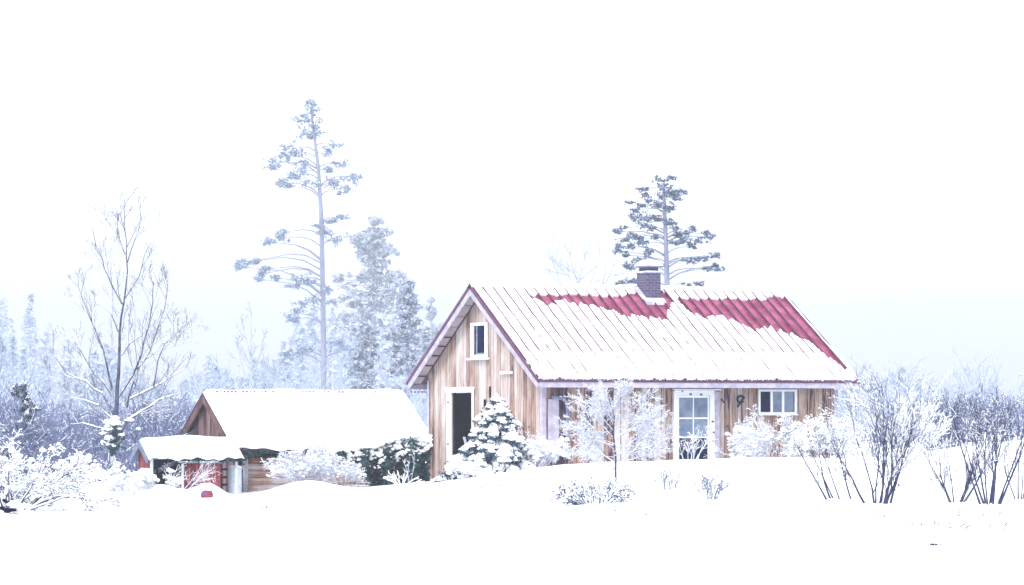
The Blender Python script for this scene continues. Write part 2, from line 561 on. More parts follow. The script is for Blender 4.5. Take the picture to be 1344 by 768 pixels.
# near-black sheathing painted in for the room's shade (its openings left free)
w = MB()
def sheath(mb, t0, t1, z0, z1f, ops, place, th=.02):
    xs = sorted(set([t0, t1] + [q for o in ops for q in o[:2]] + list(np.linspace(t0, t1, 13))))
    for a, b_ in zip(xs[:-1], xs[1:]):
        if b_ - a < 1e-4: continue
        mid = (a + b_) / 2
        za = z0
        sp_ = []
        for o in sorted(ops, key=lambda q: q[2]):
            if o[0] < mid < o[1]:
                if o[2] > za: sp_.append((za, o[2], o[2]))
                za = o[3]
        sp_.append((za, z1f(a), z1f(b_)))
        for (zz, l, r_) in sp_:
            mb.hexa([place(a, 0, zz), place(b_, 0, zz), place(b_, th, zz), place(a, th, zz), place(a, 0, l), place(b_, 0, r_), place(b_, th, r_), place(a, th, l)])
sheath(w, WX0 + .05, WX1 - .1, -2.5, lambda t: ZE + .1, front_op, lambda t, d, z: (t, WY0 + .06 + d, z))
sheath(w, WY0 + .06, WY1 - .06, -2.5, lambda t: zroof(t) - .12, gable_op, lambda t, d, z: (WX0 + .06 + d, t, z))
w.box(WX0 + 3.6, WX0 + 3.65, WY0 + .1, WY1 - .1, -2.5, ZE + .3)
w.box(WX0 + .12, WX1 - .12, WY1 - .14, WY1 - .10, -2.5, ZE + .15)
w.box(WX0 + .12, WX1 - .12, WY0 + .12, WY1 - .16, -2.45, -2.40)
w.build('inner_shade_lining', M['dark'], house, HO)

# corner trim
w = MB()
w.box(WX0 - .025, WX0 + .10, WY0 - .025, WY0 - .002, -2.55, ZE + .1)
w.box(WX0 - .025, WX0 - .004, WY0 - .002, WY0 + .10, -2.55, ZE + .1)
w.box(WX1 - .1, WX1 + .02, WY0 - .025, WY0 - .002, -2.55, ZE + .1)
w.box(WX0 - .025, WX0 - .004, WY1 - .1, WY1 + .02, -2.55, ZE + .1)
w.build('corner_board', M['trimlilac'], house, HO)

# roof sheets (corrugated, near and far slope)
def slope_pt(u, v, h, far=False):
    y = v * math.cos(AL) - h * math.sin(AL)
    z = ZE + v * math.sin(AL) + h * math.cos(AL)
    return (u, (W_ - y) if far else y, z)

w = MB()
nu_ = 260
PERIOD = .155
for far in (False, True):
    us = np.linspace(0, L_, nu_ * 2 + 1)
    rows = [0, SL * .5, SL]
    V = []; fs = []
    for hh in (0, 1):
        for v in rows:
            for u in us:
                c = .006 * math.sin(2 * math.pi * u / PERIOD)
                V.append(slope_pt(u, v, .03 + c - (.012 if hh == 0 else 0), far))
    nn = len(us); nr = len(rows)
    for hh in (0, 1):
        for j in range(nr - 1):
            for i in range(nn - 1):
                q = [hh * nr * nn + j * nn + i, hh * nr * nn + j * nn + i + 1, hh * nr * nn + (j + 1) * nn + i + 1, hh * nr * nn + (j + 1) * nn + i]
                if (hh == 0) ^ far: q = q[::-1]
                fs.append(tuple(q))
    for i in range(nn - 1):
        fs.append((i, i + 1, nr * nn + i + 1, nr * nn + i))
    w.add(V, fs)
# standing ribs
RIB = .31
w_roof = w; w = MB()
nrib = int(L_ / RIB)
for i in range(nrib + 2):
    u = min(max(i * RIB, .019), L_ - .019)
    for far in (False, True):
        c = [slope_pt(u - .018, 0, .03, far), slope_pt(u + .018, 0, .03, far), slope_pt(u + .018, SL, .03, far), slope_pt(u - .018, SL, .03, far)]
        d = [slope_pt(u - .012, 0, .096, far), slope_pt(u + .012, 0, .096, far), slope_pt(u + .012, SL, .096, far), slope_pt(u - .012, SL, .096, far)]
        w.hexa(c + d)
roof = w_roof.build('roof', M['redmetal'], house, HO)
o = w.build('seam', M['seam'], roof); o.data.transform(Matrix.Translation((0, 0, -ZB)))

# ridge cap, verge strips
w = MB()
for far in (False, True):
    c = [slope_pt(-.03, SL - .16, .065, far), slope_pt(L_ + .03, SL - .16, .065, far), slope_pt(L_ + .03, SL + .0, .065, far), slope_pt(-.03, SL + .0, .065, far)]
    d = [slope_pt(-.03, SL - .16, .078, far), slope_pt(L_ + .03, SL - .16, .078, far), slope_pt(L_ + .03, SL + .02, .078, far), slope_pt(-.03, SL + .02, .078, far)]
    w.hexa(c + d)
    for (ua, ub) in ((-.035, .02), (L_ - .02, L_ + .035)):
        c = [slope_pt(ua, -.02, -.02, far), slope_pt(ub, -.02, -.02, far), slope_pt(ub, SL - .005, -.02, far), slope_pt(ua, SL - .005, -.02, far)]
        d = [slope_pt(ua, -.02, .066, far), slope_pt(ub, -.02, .066, far), slope_pt(ub, SL - .17, .066, far), slope_pt(ua, SL - .17, .066, far)]
        w.hexa(c + d)
w.build('ridge_cap', M['roofdark'], roof)
bpy.data.objects['ridge_cap'].data.transform(Matrix.Translation((0, 0, -ZB)))

# snow on the near slope ---------------------------------------------------
P1u = [.150, .171, .19, .26, .295, .34, .376, .418, .455, .50, .535, .545, .56, .60, .61]
P1lo = [.105, .13, .21, .155, .20, .22, .275, .32, .33, .35, .37, .35, .28, .17, .10]
P1hi = [.105, .10, .09, .09, .085, .09, .085, .10, .09, .05, .03, .03, .03, .03, .09]
P2u = [.615, .63, .655, .70, .733, .77, .793, .843, .88, .92, .945, .965, .975, .985]
P2lo = [.12, .25, .34, .30, .30, .40, .47, .44, .47, .52, .63, .78, .87, .90]
P2hi = [.12, .115, .10, .115, .10, .12, .10, .115, .10, .11, .07, .06, .06, .08]
rs = random.Random(12)
glen = {i: rs.choice([rs.uniform(.45, .7), rs.uniform(.75, .99), rs.uniform(.7, .95)]) for i in range(-1, nrib + 3)}
jag = [rs.uniform(-.03, .03) for _ in range(400)]

def is_bare(u, vd, i, incell):
    """u, vd fractions (vd measured downward from the ridge)"""
    k = int(u * 110)
    j = jag[k % 400] * .8 + .012 * math.sin(u * 240)
    for (pu, lo, hi) in ((P1u, P1lo, P1hi), (P2u, P2lo, P2hi)):
        if pu[0] <= u <= pu[-1]:
            h_ = np.interp(u, pu, hi) + jag[(k * 3) % 400] * .35
            l_ = np.interp(u, pu, lo) + j
            if h_ < vd < l_ and l_ - h_ > .015:
                return True
    return False

us = [0.0]
cells = []
for i in range(nrib + 1):
    a = i * RIB + .030; b_ = min((i + 1) * RIB - .026, L_)
    if b_ <= a: break
    if us[-1] < a: cells.append(('gap', i)); us.append(a)
    for k in range(1, 7):
        cells.append(('snow', i)); us.append(a + (b_ - a) * k / 6)
if us[-1] < L_ - .005:
    cells.append(('snow', nrib)); us.append(L_)
nv = 150
vs = [.012 + (SL - .06) * j / nv for j in range(nv + 1)]
nuu = len(us)
hmap = np.zeros((nv + 1, nuu))
for j in range(nv + 1):
    for i in range(nuu):
        u = us[i]; v = vs[j]
        hmap[j, i] = .090 + .006 * math.sin(u * 3.1 + v * 2) + .005 * math.sin(u * 9 - v * 3.3) + .006 * math.sin(v * 6 + u) + (.02 if v < 1.5 else 0)
fill = np.zeros((nv, nuu - 1), dtype=bool)
for j in range(nv):
    vd = 1 - (vs[j] + vs[j + 1]) / 2 / SL
    for i in range(nuu - 1):
        um = (us[i] + us[i + 1]) / 2
        kind, ri = cells[i]
        f_ = not is_bare(um / L_, vd, ri, kind)
        if kind == 'gap' and f_:
            if .0 < vd < glen[ri]: f_ = False
            elif vd < glen[ri] + .2 and math.sin(vd * 60 + ri * 2) > .35: f_ = False
        # ragged eave
        if j < 2 and math.sin(um * 11 + 2 * math.sin(um * 4.1)) > .55 + .3 * j: f_ = False
        fill[j, i] = f_
w = MB()
V = []
for j in range(nv + 1):
    for i in range(nuu):
        V.append(slope_pt(us[i], vs[j], hmap[j, i]))
for j in range(nv + 1):
    for i in range(nuu):
        V.append(slope_pt(us[i], vs[j], .030))
NT = (nv + 1) * nuu
fs = []
for j in range(nv):
    for i in range(nuu - 1):
        if not fill[j, i]: continue
        a, b_, c, d = j * nuu + i, j * nuu + i + 1, (j + 1) * nuu + i + 1, (j + 1) * nuu + i
        fs.append((a, b_, c, d))
        if j == 0 or not fill[j - 1, i]: fs.append((a, a + NT, b_ + NT, b_))
        if j == nv - 1 or not fill[j + 1, i]: fs.append((d, c, c + NT, d + NT))
        if i == 0 or not fill[j, i - 1]: fs.append((a, d, d + NT, a + NT))
        if i == nuu - 2 or not fill[j, i + 1]: fs.append((b_, b_ + NT, c + NT, c))
w.add(V, fs)
# far slope: one plain lumpy blanket
V = []; fs = []
n1, n2 = 40, 16
for j in range(n2 + 1):
    for i in range(n1 + 1):
        edge = 0 if (i in (0, n1) or j in (0, n2)) else 1
        V.append(slope_pt(.02 + (L_ - .04) * i / n1, .03 + (SL - .05) * j / n2, .045 + edge * (.06 + .015 * math.sin(i * .8 + j)), True))
for j in range(n2):
    for i in range(n1):
        q = j * (n1 + 1) + i
        fs.append((q, q + n1 + 1, q + n1 + 2, q + 1))
w.add(V, fs)
# snow on ridge cap
n1 = 90
V = []; fs = []
prof = [(-.17, .0), (-.15, .035), (-.06, .075), (0, .09), (.06, .075), (.15, .02), (.17, -.02)]
for i in range(n1 + 1):
    u = -.02 + (L_ + .04) * i / n1
    k = .8 + .2 * math.sin(u * 4.2) + .1 * math.sin(u * 11)
    for (dy, h_) in prof:
        zz = ZR + .07 - abs(dy) * math.tan(AL) + h_ * k
        V.append((u, W_ / 2 + dy, zz))
m_ = len(prof)
for i in range(n1):
    for j in range(m_ - 1):
        q = i * m_ + j
        fs.append((q, q + 1, q + m_ + 1, q + m_)[::-1])
w.add(V, fs)
so = w.build('roof_snow', M['snow'], roof)
so.data.transform(Matrix.Translation((0, 0, -ZB)))

# dark scalloped edge of the sheets at the eave
w = MB(); rs = random.Random(77)
for i in range(int(L_ / .155)):
    u = i * .155
    for (f0, f1, hh) in ((0, .25, .055), (.25, .75, .075), (.75, 1, .055)):
        k = rs.uniform(-.012, .02)
        w.hexa([slope_pt(u + .155 * f0, -.012, -.005), slope_pt(u + .155 * f1, -.012, -.005), slope_pt(u + .155 * f1, -.002, -.005), slope_pt(u + .155 * f0, -.002, -.005),
                slope_pt(u + .155 * f0, -.012, hh + k), slope_pt(u + .155 * f1, -.012, hh + k), slope_pt(u + .155 * f1, -.002, hh + k), slope_pt(u + .155 * f0, -.002, hh + k)])
o = w.build('eave_edge', M['roofdark'], roof); o.data.transform(Matrix.Translation((0, 0, -ZB)))
# bargeboards / fascia / soffit
w = MB()
for far in (False, True):
    for (ua, ub) in ((-.01, .025), (L_ - .025, L_ + .01)):
        w = MB()
        c = [slope_pt(ua, -.01, -.19, far), slope_pt(ub, -.01, -.19, far), slope_pt(ub, SL - .11, -.19, far), slope_pt(ua, SL - .11, -.19, far)]
        d = [slope_pt(ua, -.01, -.022, far), slope_pt(ub, -.01, -.022, far), slope_pt(ub, SL - .012, -.022, far), slope_pt(ua, SL - .012, -.022, far)]
        w.hexa(c + d)
        w.build('bargeboard', M['trimlilac'], house, HO)
w = MB()
w.box(.03, L_ - .03, .012, .035, ZE - .15, ZE - .005)
w.build('eave_fascia', M['trimlilac'], house, HO)
w = MB()
w.box(.03, L_ - .03, W_ - .035, W_ - .012, ZE - .15, ZE - .005)
w.build('eave_fascia', M['trimlilac'], house, HO)
rs = random.Random(3)
for far in (False, True):
  for (ua, ub) in ((.027, WX0 - .03), (WX1 + .03, L_ - .027)):
    w = MB(); w2 = MB()
    v = .10
    while v < SL - .25:
        v2 = min(v + rs.uniform(.42, .6), SL - .2)
        if True:
            c = [slope_pt(ua, v + .02, -.055, far), slope_pt(ub, v + .02, -.055, far), slope_pt(ub, v2 - .02, -.055, far), slope_pt(ua, v2 - .02, -.055, far)]
            d = [slope_pt(ua, v + .02, -.035, far), slope_pt(ub, v + .02, -.035, far), slope_pt(ub, v2 - .02, -.035, far), slope_pt(ua, v2 - .02, -.035, far)]
            w.hexa(c + d)
            if rs.random() < .7:
                c = [slope_pt(ua, v2 - .02, -.085, far), slope_pt(ub, v2 - .02, -.085, far), slope_pt(ub, v2 + .02, -.085, far), slope_pt(ua, v2 + .02, -.085, far)]
                d = [slope_pt(ua, v2 - .02, -.04, far), slope_pt(ub, v2 - .02, -.04, far), slope_pt(ub, v2 + .02, -.04, far), slope_pt(ua, v2 + .02, -.04, far)]
                w2.hexa(c + d)
        v = v2
    w.build('soffit', M['soffit'], house, HO)
    w2.build('lookout', M['roofdark'], house, HO)
for far in (False, True):
    w2 = MB()
    c = [slope_pt(.03, .03, -.030, far), slope_pt(L_ - .03, .03, -.030, far), slope_pt(L_ - .03, SL - .03, -.030, far), slope_pt(.03, SL - .03, -.030, far)]
    d = [slope_pt(.03, .03, -.0, far), slope_pt(L_ - .03, .03, -.0, far), slope_pt(L_ - .03, SL - .01, -.0, far), slope_pt(.03, SL - .01, -.0, far)]
    w2.hexa(c + d)
    w2.build('roof_deck', M['roofdark'], house, HO)

# frames around the openings
def frame_front(name, x0, x1, z0, z1, t, mat, dy0=-.02, dy1=-.055, bottom=True, parent=house):
    q = MB(); y0, y1 = WY0 + dy1, WY0 + dy0
    q.box(x0 - t, x0, y0, y1, z0 - (t if bottom else 0), z1 + t)
    q.box(x1, x1 + t, y0, y1, z0 - (t if bottom else 0), z1 + t)
    q.box(x0, x1, y0, y1, z1, z1 + t)
    if bottom: q.box(x0, x1, y0, y1, z0 - t, z0)
    return q.build(name, mat, parent, HO)

# glazed front door
door = thing('front_door', (0, 0, 0), 0, None, None); door.parent = house
del_keys = [k for k in door.keys()]
frame_front('door_frame', fdx0, fdx1, -1.9, fdz1, .13, M['whiteframe'], bottom=False, parent=door)
q = MB()
y0, y1 = WY0 - .008, WY0 + .03
q.box(fdx0 + .004, fdx0 + .05, y0, y1, -1.9, fdz1 - .004)
q.box(fdx1 - .05, fdx1 - .004, y0, y1, -1.9, fdz1 - .004)
q.box(fdx0 + .05, fdx1 - .05, y0, y1, fdz1 - .06, fdz1 - .004)
q.box(fdx0 + .05, fdx1 - .05, y0, y1, -1.9, -1.45)
mx = (fdx0 + fdx1) / 2
_, zm1 = fr(910, 549); _, zm2 = fr(910, 574)
q.box(mx - .014, mx + .014, y0 + .004, y1 - .01, zm2 - .012, fdz1 - .06)
q.box(fdx0 + .05, fdx1 - .05, y0 + .002, y1 - .008, zm1 - .02, zm1 + .02)
q.box(fdx0 + .05, fdx1 - .05, y0 + .002, y1 - .008, zm2 - .016, zm2 + .016)
q.build('door_leaf', M['whiteframe'], door, HO)
q = MB(); q.box(fdx0 + .05, fdx1 - .05, y0 + .016, y0 + .022, zm2, fdz1 - .06); q.build('pane', M['glass'], door, HO)
q = MB(); q.box(fdx0 + .05, fdx1 - .05, y0 + .016, y0 + .022, -1.45, zm2 - .002); q.build('pane', M['glassdark'], door, HO)
# outer white casing on the right and header
q = MB()
cx0, cz = fr(883, 512); cx1, _ = fr(944, 512)
q.box(cx0 - .02, cx1 + .02, WY0 - .10, WY0 - .02, fdz1 + .135, fdz1 + .175)
q.build('header_board', M['whiteframe'], door, HO)
q = MB()
q.box(cx1 - .17, cx1 - .01, WY0 - .045, WY0 - .02, -1.9, fdz1 + .10)
q.build('casing_board', M['trimlilac'], door, HO)
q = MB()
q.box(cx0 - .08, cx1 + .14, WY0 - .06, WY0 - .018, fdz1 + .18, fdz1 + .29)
q.build('eave_shade_strip', M['metal'], door, HO)  # dark strip in place of the eave's shade over the door header
q = MB()
rs = random.Random(8)
for (px, py) in ((905, 518), (919, 518.5), (934, 554), (935, 568), (934, 580), (941, 513), (883, 513)):
    x_, z_ = fr(px, py)
    q.blob((x_, WY0 - .062, z_), (.04, .02, .035), rs)
q.build('hinge', M['roofdark'], door, HO)

# triple window
win = thing('triple_window', (0, 0, 0), 0, None, None); win.parent = house
frame_front('window_frame', fwx0, fwx1, fwz0, fwz1, .06, M['whiteframe'], parent=win)
q = MB(); wid = fwx1 - fwx0
for k in (1, 2):
    xc = fwx0 + wid * k / 3
    q.box(xc - .035, xc + .035, WY0 - .04, WY0 + .02, fwz0, fwz1)
q.build('mullion', M['whiteframe'], win, HO)
for k in range(3):
    q = MB(); q.box(fwx0 + wid * k / 3 + .02, fwx0 + wid * (k + 1) / 3 - .02, WY0 - .006, WY0, fwz0 + .004, fwz1 - .004)
    q.build('pane', M['glassdark'] if k == 0 else M['glass'], win, HO)
q = MB(); q.box(fwx0 - .08, fwx1 + .08, WY0 - .12, WY0 - .02, fwz0 - .085, fwz0 - .062); q.build('sill', M['whiteframe'], win, HO)
# dark board in place of the eave's shade band above the window
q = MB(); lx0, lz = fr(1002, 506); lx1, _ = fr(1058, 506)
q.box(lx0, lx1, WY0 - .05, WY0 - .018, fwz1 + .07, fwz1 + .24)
q.build('eave_shade_strip', M['metal'], win, HO)

# gable doorway
gdoor = thing('side_doorway', (0, 0, 0), 0, None, None); gdoor.parent = house
def fbox(q, ya, yb, z0, z1, x0, x1): q.box(WX0 + x0, WX0 + x1, ya, yb, z0, z1)
q = MB()
gy1b, _ = gb(588, 516)
fbox(q, gdy1 + .001, gdy1 + .30, -2.5, gdz1 + .02, -.055, -.012)
fbox(q, gdy0 - .10, gdy1 + .36, gdz1 + .022, gdz1 + .12, -.075, -.012)
fbox(q, gdy0 - .09, gdy0 - .001, -2.5, gdz1 + .02, -.05, -.012)
q.build('door_frame', M['whiteframe'], gdoor, HO)
q = MB(); fbox(q, gdy0 - .12, gdy1 + .38, gdz1 + .122, gdz1 + .17, -.09, -.01); q.build('snow_cap', M['snow'], gdoor, HO)
q = MB()  # half open inner door leaf, dark
q.hexa([(WX0 + .07, gdy0 + .03, -2.4), (WX0 + 1.1, gdy0 + .25, -2.4), (WX0 + 1.1, gdy0 + .3, -2.4), (WX0 + .07, gdy0 + .08, -2.4),
        (WX0 + .07, gdy0 + .03, gdz1 - .03), (WX0 + 1.1, gdy0 + .25, gdz1 - .03), (WX0 + 1.1, gdy0 + .3, gdz1 - .03), (WX0 + .07, gdy0 + .08, gdz1 - .03)])
q.build('door_leaf', M['glassdark'], gdoor, HO)
q = MB(); ya, za = gb(604, 583)   # pale slat leaning inside the doorway
q.hexa([(WX0 + .2, ya - .10, za - .22), (WX0 + .24, ya - .10, za - .22), (WX0 + .24, ya - .0, za - .22), (WX0 + .2, ya - .0, za - .22),
        (WX0 + .2, ya + .18, za + .20), (WX0 + .24, ya + .18, za + .20), (WX0 + .24, ya + .28, za + .20), (WX0 + .2, ya + .28, za + .20)])
q.build('slat', M['trim'], gdoor, HO)
q = MB()
for (py) in (528, 583):
    y_, z_ = gb(590, py); fbox(q, y_ - .10, y_ + .04, z_ - .02, z_ + .02, -.065, -.05)
q.build('hinge', M['roofdark'], gdoor, HO)

# attic window
aw = thing('attic_window', (0, 0, 0), 0, None, None); aw.parent = house
q = MB(); t = .17; xa, xb = -.06, -.012
fbox(q, gwy0 - t * .7, gwy0, gwz0 - .08, gwz1 + .08, xa, xb)
fbox(q, gwy1, gwy1 + t, gwz0 - .08, gwz1 + .08, xa, xb)
fbox(q, gwy0, gwy1, gwz1, gwz1 + .08, xa, xb)
fbox(q, gwy0, gwy1, gwz0 - .08, gwz0, xa, xb)
q.build('window_frame', M['whiteframe'], aw, HO)
q = MB(); fbox(q, gwy0 - t - .05, gwy1 + t + .1, gwz0 - .14, gwz0 - .081, -.14, -.01); q.build('sill', M['whiteframe'], aw, HO)
q = MB(); fbox(q, gwy0, gwy1, gwz0, gwz1, .0, .012); q.build('pane', M['glassdark'], aw, HO)
q = MB(); fbox(q, gwy1 - .22, gwy1 - .15, gwz0, gwz1, -.03, -.002); fbox(q, gwy0, gwy1 - .225, gwz0, gwz0 + .05, -.03, -.002); q.build('sash', M['metal'], aw, HO)
# small snow ledge and bracket on gable
q = MB(); y_, z_ = gb(667, 490); fbox(q, y_ - .3, y_ + .35, z_ - .02, z_ + .05, -.08, -.005); q.build('snow_ledge', M['snow'], house, HO)
q = MB(); y_, z_ = gb(637, 530); fbox(q, y_ - .05, y_ + .05, z_ - .12, z_ + .12, -.03, -.005); q.build('vent_plate', M['glassdark'], house, HO)

# downpipe on the front wall
q = MB(); S = []
pts = [fr(722, 521), fr(735, 523), fr(741, 527), fr(743, 540), fr(742, 600)]
pts = [(x_, WY0 - .12 if i < 2 else WY0 - .09, z_) for i, (x_, z_) in enumerate(pts)]
for a, b_ in zip(pts[:-1], pts[1:]): S.append([*a, *b_, .045, .045])
q.segs(S, 8); q.build('downpipe', M['metal'], house, HO)
q = MB()
for (px0, px1, py0, py1) in ((739, 744, 556, 572), (739, 744, 588, 600), (719, 733, 524, 604)):
    xa_, za_ = fr(px0, py0); xb_, zb_ = fr(px1, py1)
    q.box(xa_, xb_, WY0 - .028, WY0 - .008, zb_, za_)
q.build('pipe_box', M['trimlilac'], house, HO)
# curled iron wall hook right of the door, and a post box capped with snow
q = MB(); S = []
hx, hz_ = fr(971, 524)
last = None
for k in range(13):
    a = k / 12 * 1.7 * math.pi + .3
    p = (hx + .10 * math.cos(a), WY0 - .05, hz_ + .09 * math.sin(a))
    if last: S.append([*last, *p, .028, .028])
    last = p
S.append([hx + .1, WY0 - .05, hz_ + .05, hx - .1, WY0 - .05, hz_ - .22, .035, .02])
S.append([hx + .02, WY0 - .05, hz_ - .1, hx + .05, WY0 - .04, hz_ - .75, .012, .012])
q.segs(S, 6); q.build('wall_hook', M['glassdark'], house, HO)
q = MB(); S = []
for (px, py) in ((869, 531), (948, 526), (956, 561), (894, 512)):
    x_, z_ = fr(px, py); S.append([x_ - .03, WY0 - .02, z_ + .04, x_ + .02, WY0 - .07, z_ - .05, .03, .02])
q.segs(S, 5); q.build('iron_bracket', M['roofdark'], house, HO)
bx, bz = fr(968, 575)
pb = thing('post_box', (0, 0, 0), 0, None, None); pb.parent = house
q = MB(); q.box(bx - .20, bx + .2, WY0 - .30, WY0 - .03, bz - .35, bz + .16); q.build('box_body', M['trimlilac'], pb, HO)
q = MB(); q.blob((bx, WY0 - .17, bz + .2), (.28, .2, .14), random.Random(2)); q.build('snow_cap', M['snow'], pb, HO, True)

# chimney
chim = thing('chimney', (0, 0, 0), 0, None, None); chim.parent = house
chim.location = (0, 0, 0)
cy0 = 3.80; cx, cz1 = H.front(849, 358, cy0); cxr, _ = H.front(867, 358, cy0)
cy1 = cy0 + .62
q = MB(); q.box(cx, cxr, cy0, cy1, ZR - .6, cz1); q.build('brick_shaft', M['brick'], chim, HO)
_, czt = H.front(849, 350.5, cy0)
q = MB()
e = .045
for (xa_, xb_, ya_, yb_) in ((cx + e, cx + .14, cy0 + e, cy1 - e), (cxr - .13, cxr - e, cy0 + e, cy1 - e), (cx + .15, cxr - .14, cy0 + e, cy0 + .11)):
    q.box(xa_, xb_, ya_, yb_, cz1 + .02, czt)
q.box(cx + .15, cxr - .14, cy0 + .12, cy1 - e, cz1 + .02, czt - .005)
q.build('flue_crown', M['brick'], chim, HO)
q = MB()
q.box(cx - .03, cxr + .03, cy0 - .03, cy1 + .03, cz1 - .012, cz1 + .018); q.build('brick_collar', M['metal'], chim, HO)
q = MB()
q.box(cx - .01, cxr + .02, cy0 - .02, cy0 + .0445, cz1 + .019, cz1 + .055); q.box(cx - .02, cx + .044, cy0 + .046, cy1, cz1 + .019, cz1 + .05)
# snow mound on the cap, snow skirt on the flashing
V = []; fs = []
x0c, x1c, y0c, y1c = cx - .09, cxr + .10, cy0 - .09, cy1 + .09
for j in range(9):
    for i in range(9):
        u, v = i / 8, j / 8
        h_ = .17 * (1 - (2 * u - 1) ** 4) * (1 - (2 * v - 1) ** 4) + .01
        V.append((x0c + (x1c - x0c) * u, y0c + (y1c - y0c) * v, czt + .035 + h_))
for j in range(8):
    for i in range(8):
        a = j * 9 + i; fs.append((a, a + 1, a + 10, a + 9))
q.add(V, fs)
q.build('chimney_snow', M['snow'], chim, HO)
q = MB(); q.box(x0c, x1c, y0c, y1c, czt, czt + .036); q.build('cap_slab', M['metal'], chim, HO)
# flashing: pale apron around the shaft on the slope
q = MB()
def sl(y): return zroof(y) + .06
for (xa_, xb_, ya_, yb_) in ((cx - .10, cxr + .10, cy0 - .16, cy0 - .002), (cx - .14, cx - .002, cy0, cy1)):
    q.hexa([(xa_, ya_, sl(ya_) - .02), (xb_, ya_, sl(ya_) - .02), (xb_, yb_, sl(yb_) - .02), (xa_, yb_, sl(yb_) - .02),
            (xa_, ya_, sl(ya_) + .08), (xb_, ya_, sl(ya_) + .08), (xb_, yb_, sl(yb_) + .09), (xa_, yb_, sl(yb_) + .09)])
q.build('flashing', M['trim'], chim, HO)

def fold(e, main):
    """the part's main mesh takes the part's name and carries the other pieces"""
    kids = [o for o in bpy.data.objects if o.parent == e]
    m_ = [o for o in kids if o.name.split('.')[0] == main][0]
    par = e.parent; nm = e.name
    for k in kids:
        if k is not m_: k.parent = m_
    m_.parent = par
    bpy.data.objects.remove(e)
    m_.name = nm
for e_, mn in ((door, 'door_leaf'), (win, 'window_frame'), (gdoor, 'door_frame'), (aw, 'window_frame'), (pb, 'box_body'), (chim, 'brick_shaft')):
    fold(e_, mn)


# ------------------------------------------------------------------ log barn
BX, BY = (308 - 672) * 95 / F, 95.0
BT = R(24.5); BW = 5.2; BL = 6.15; BZE, BZR = -1.08, .50; BZB = -2.9
barn = thing('log_barn', (BX, BY, BZB), BT, 'low log barn with brown plank gable under a thick smooth snow roof', 'barn')
B = Frame(BX, BY, BT); BO = (0, 0, BZB)
bal = math.atan2(BZR - BZE, BW / 2); bsl = math.hypot(BZR - BZE, BW / 2)
def bpt(u, v, h, far=False):
    y = v * math.cos(bal) - h * math.sin(bal); z = BZE + v * math.sin(bal) + h * math.cos(bal)
    return (u, BW - y if far else y, z)
def bzr(y): return BZE + (BZR - BZE) * (1 - abs(y - BW / 2) / (BW / 2))
w = MB()
for far in (False, True):
    c = [bpt(0, 0, -.02, far), bpt(BL, 0, -.02, far), bpt(BL, bsl - .01, -.02, far), bpt(0, bsl - .01, -.02, far)]
    d = [bpt(0, 0, .04, far), bpt(BL, 0, .04, far), bpt(BL, bsl, .04, far), bpt(0, bsl, .04, far)]
    w.hexa(c + d)
broof = w.build('roof', M['roofdark'], barn, BO)
w = MB()
rs = random.Random(31)
for far in (False, True):
    V = []; fs = []
    n1, n2 = 120, 60
    for j in range(n2 + 1):
        v = -.05 + (bsl + .05) * j / n2
        for i in range(n1 + 1):
            u = -.03 + (BL + .06) * i / n1
            edge = min(1, min(i, n1 - i) / 2.0, (j + .3) / 2.0)
            h_ = .045 + edge * (.10 + .02 * math.sin(u * 2.1 + v) + .012 * math.sin(u * 6 + v * 4) + .01 * math.sin(v * 9))
            # rows of faint sheet laps near the ridge
            if not far and j in (57, 54, 51) and math.sin(u * 22) > .2 and math.sin(u * 1.1 + j) > -.3: h_ -= .035
            vv = v + (.06 * math.sin(u * 3.3) + .04 * math.sin(u * 8.7) if j == 0 else 0)
            V.append(bpt(u, vv, h_, far))
    for j in range(n2):
        for i in range(n1):
            a = j * (n1 + 1) + i
            q_ = (a, a + 1, a + n1 + 2, a + n1 + 1)
            fs.append(q_ if not far else q_[::-1])
    w.add(V, fs)
o = w.build('roof_snow', M['snow'], broof, (0, 0, 0)); o.data.transform(Matrix.Translation((0, 0, -BZB)))
w = MB()
for i in range(60):
    u = .2 + i * .113
    if rs.random() < .75: w.box(u, u + .05, BW / 2 - .20, BW / 2 - .17, BZR + .045, BZR + .085)
o = w.build('ridge_clip', M['roofdark'], broof); o.data.transform(Matrix.Translation((0, 0, -BZB)))
# gable boards (recessed) + bargeboards
w = MB(); boards(w, .15, BW - .15, -2.85, lambda t: bzr(t) - .03, lambda t, d, z: (.16 + d, t, z), [], rs, .12, .22)
w.build('gable_wall', M['brownboards'], barn, BO)
w = MB(); boards(w, .15, BW - .15, -2.85, lambda t: bzr(t) - .03, lambda t, d, z: (BL - .35 - d, t, z), [], rs, .12, .22)
w.build('end_wall', M['brownboards'], barn, BO)
for far in (False, True):
    for (ua, ub) in ((-.02, .03), (BL - .03, BL + .02)):
        w = MB()
        c = [bpt(ua, 0, -.22, far), bpt(ub, 0, -.22, far), bpt(ub, bsl - .13, -.22, far), bpt(ua, bsl - .13, -.22, far)]
        d = [bpt(ua, 0, -.022, far), bpt(ub, 0, -.022, far), bpt(ub, bsl - .013, -.022, far), bpt(ua, bsl - .013, -.022, far)]
        w.hexa(c + d)
        w.build('bargeboard', M['brownboards'], barn, BO)
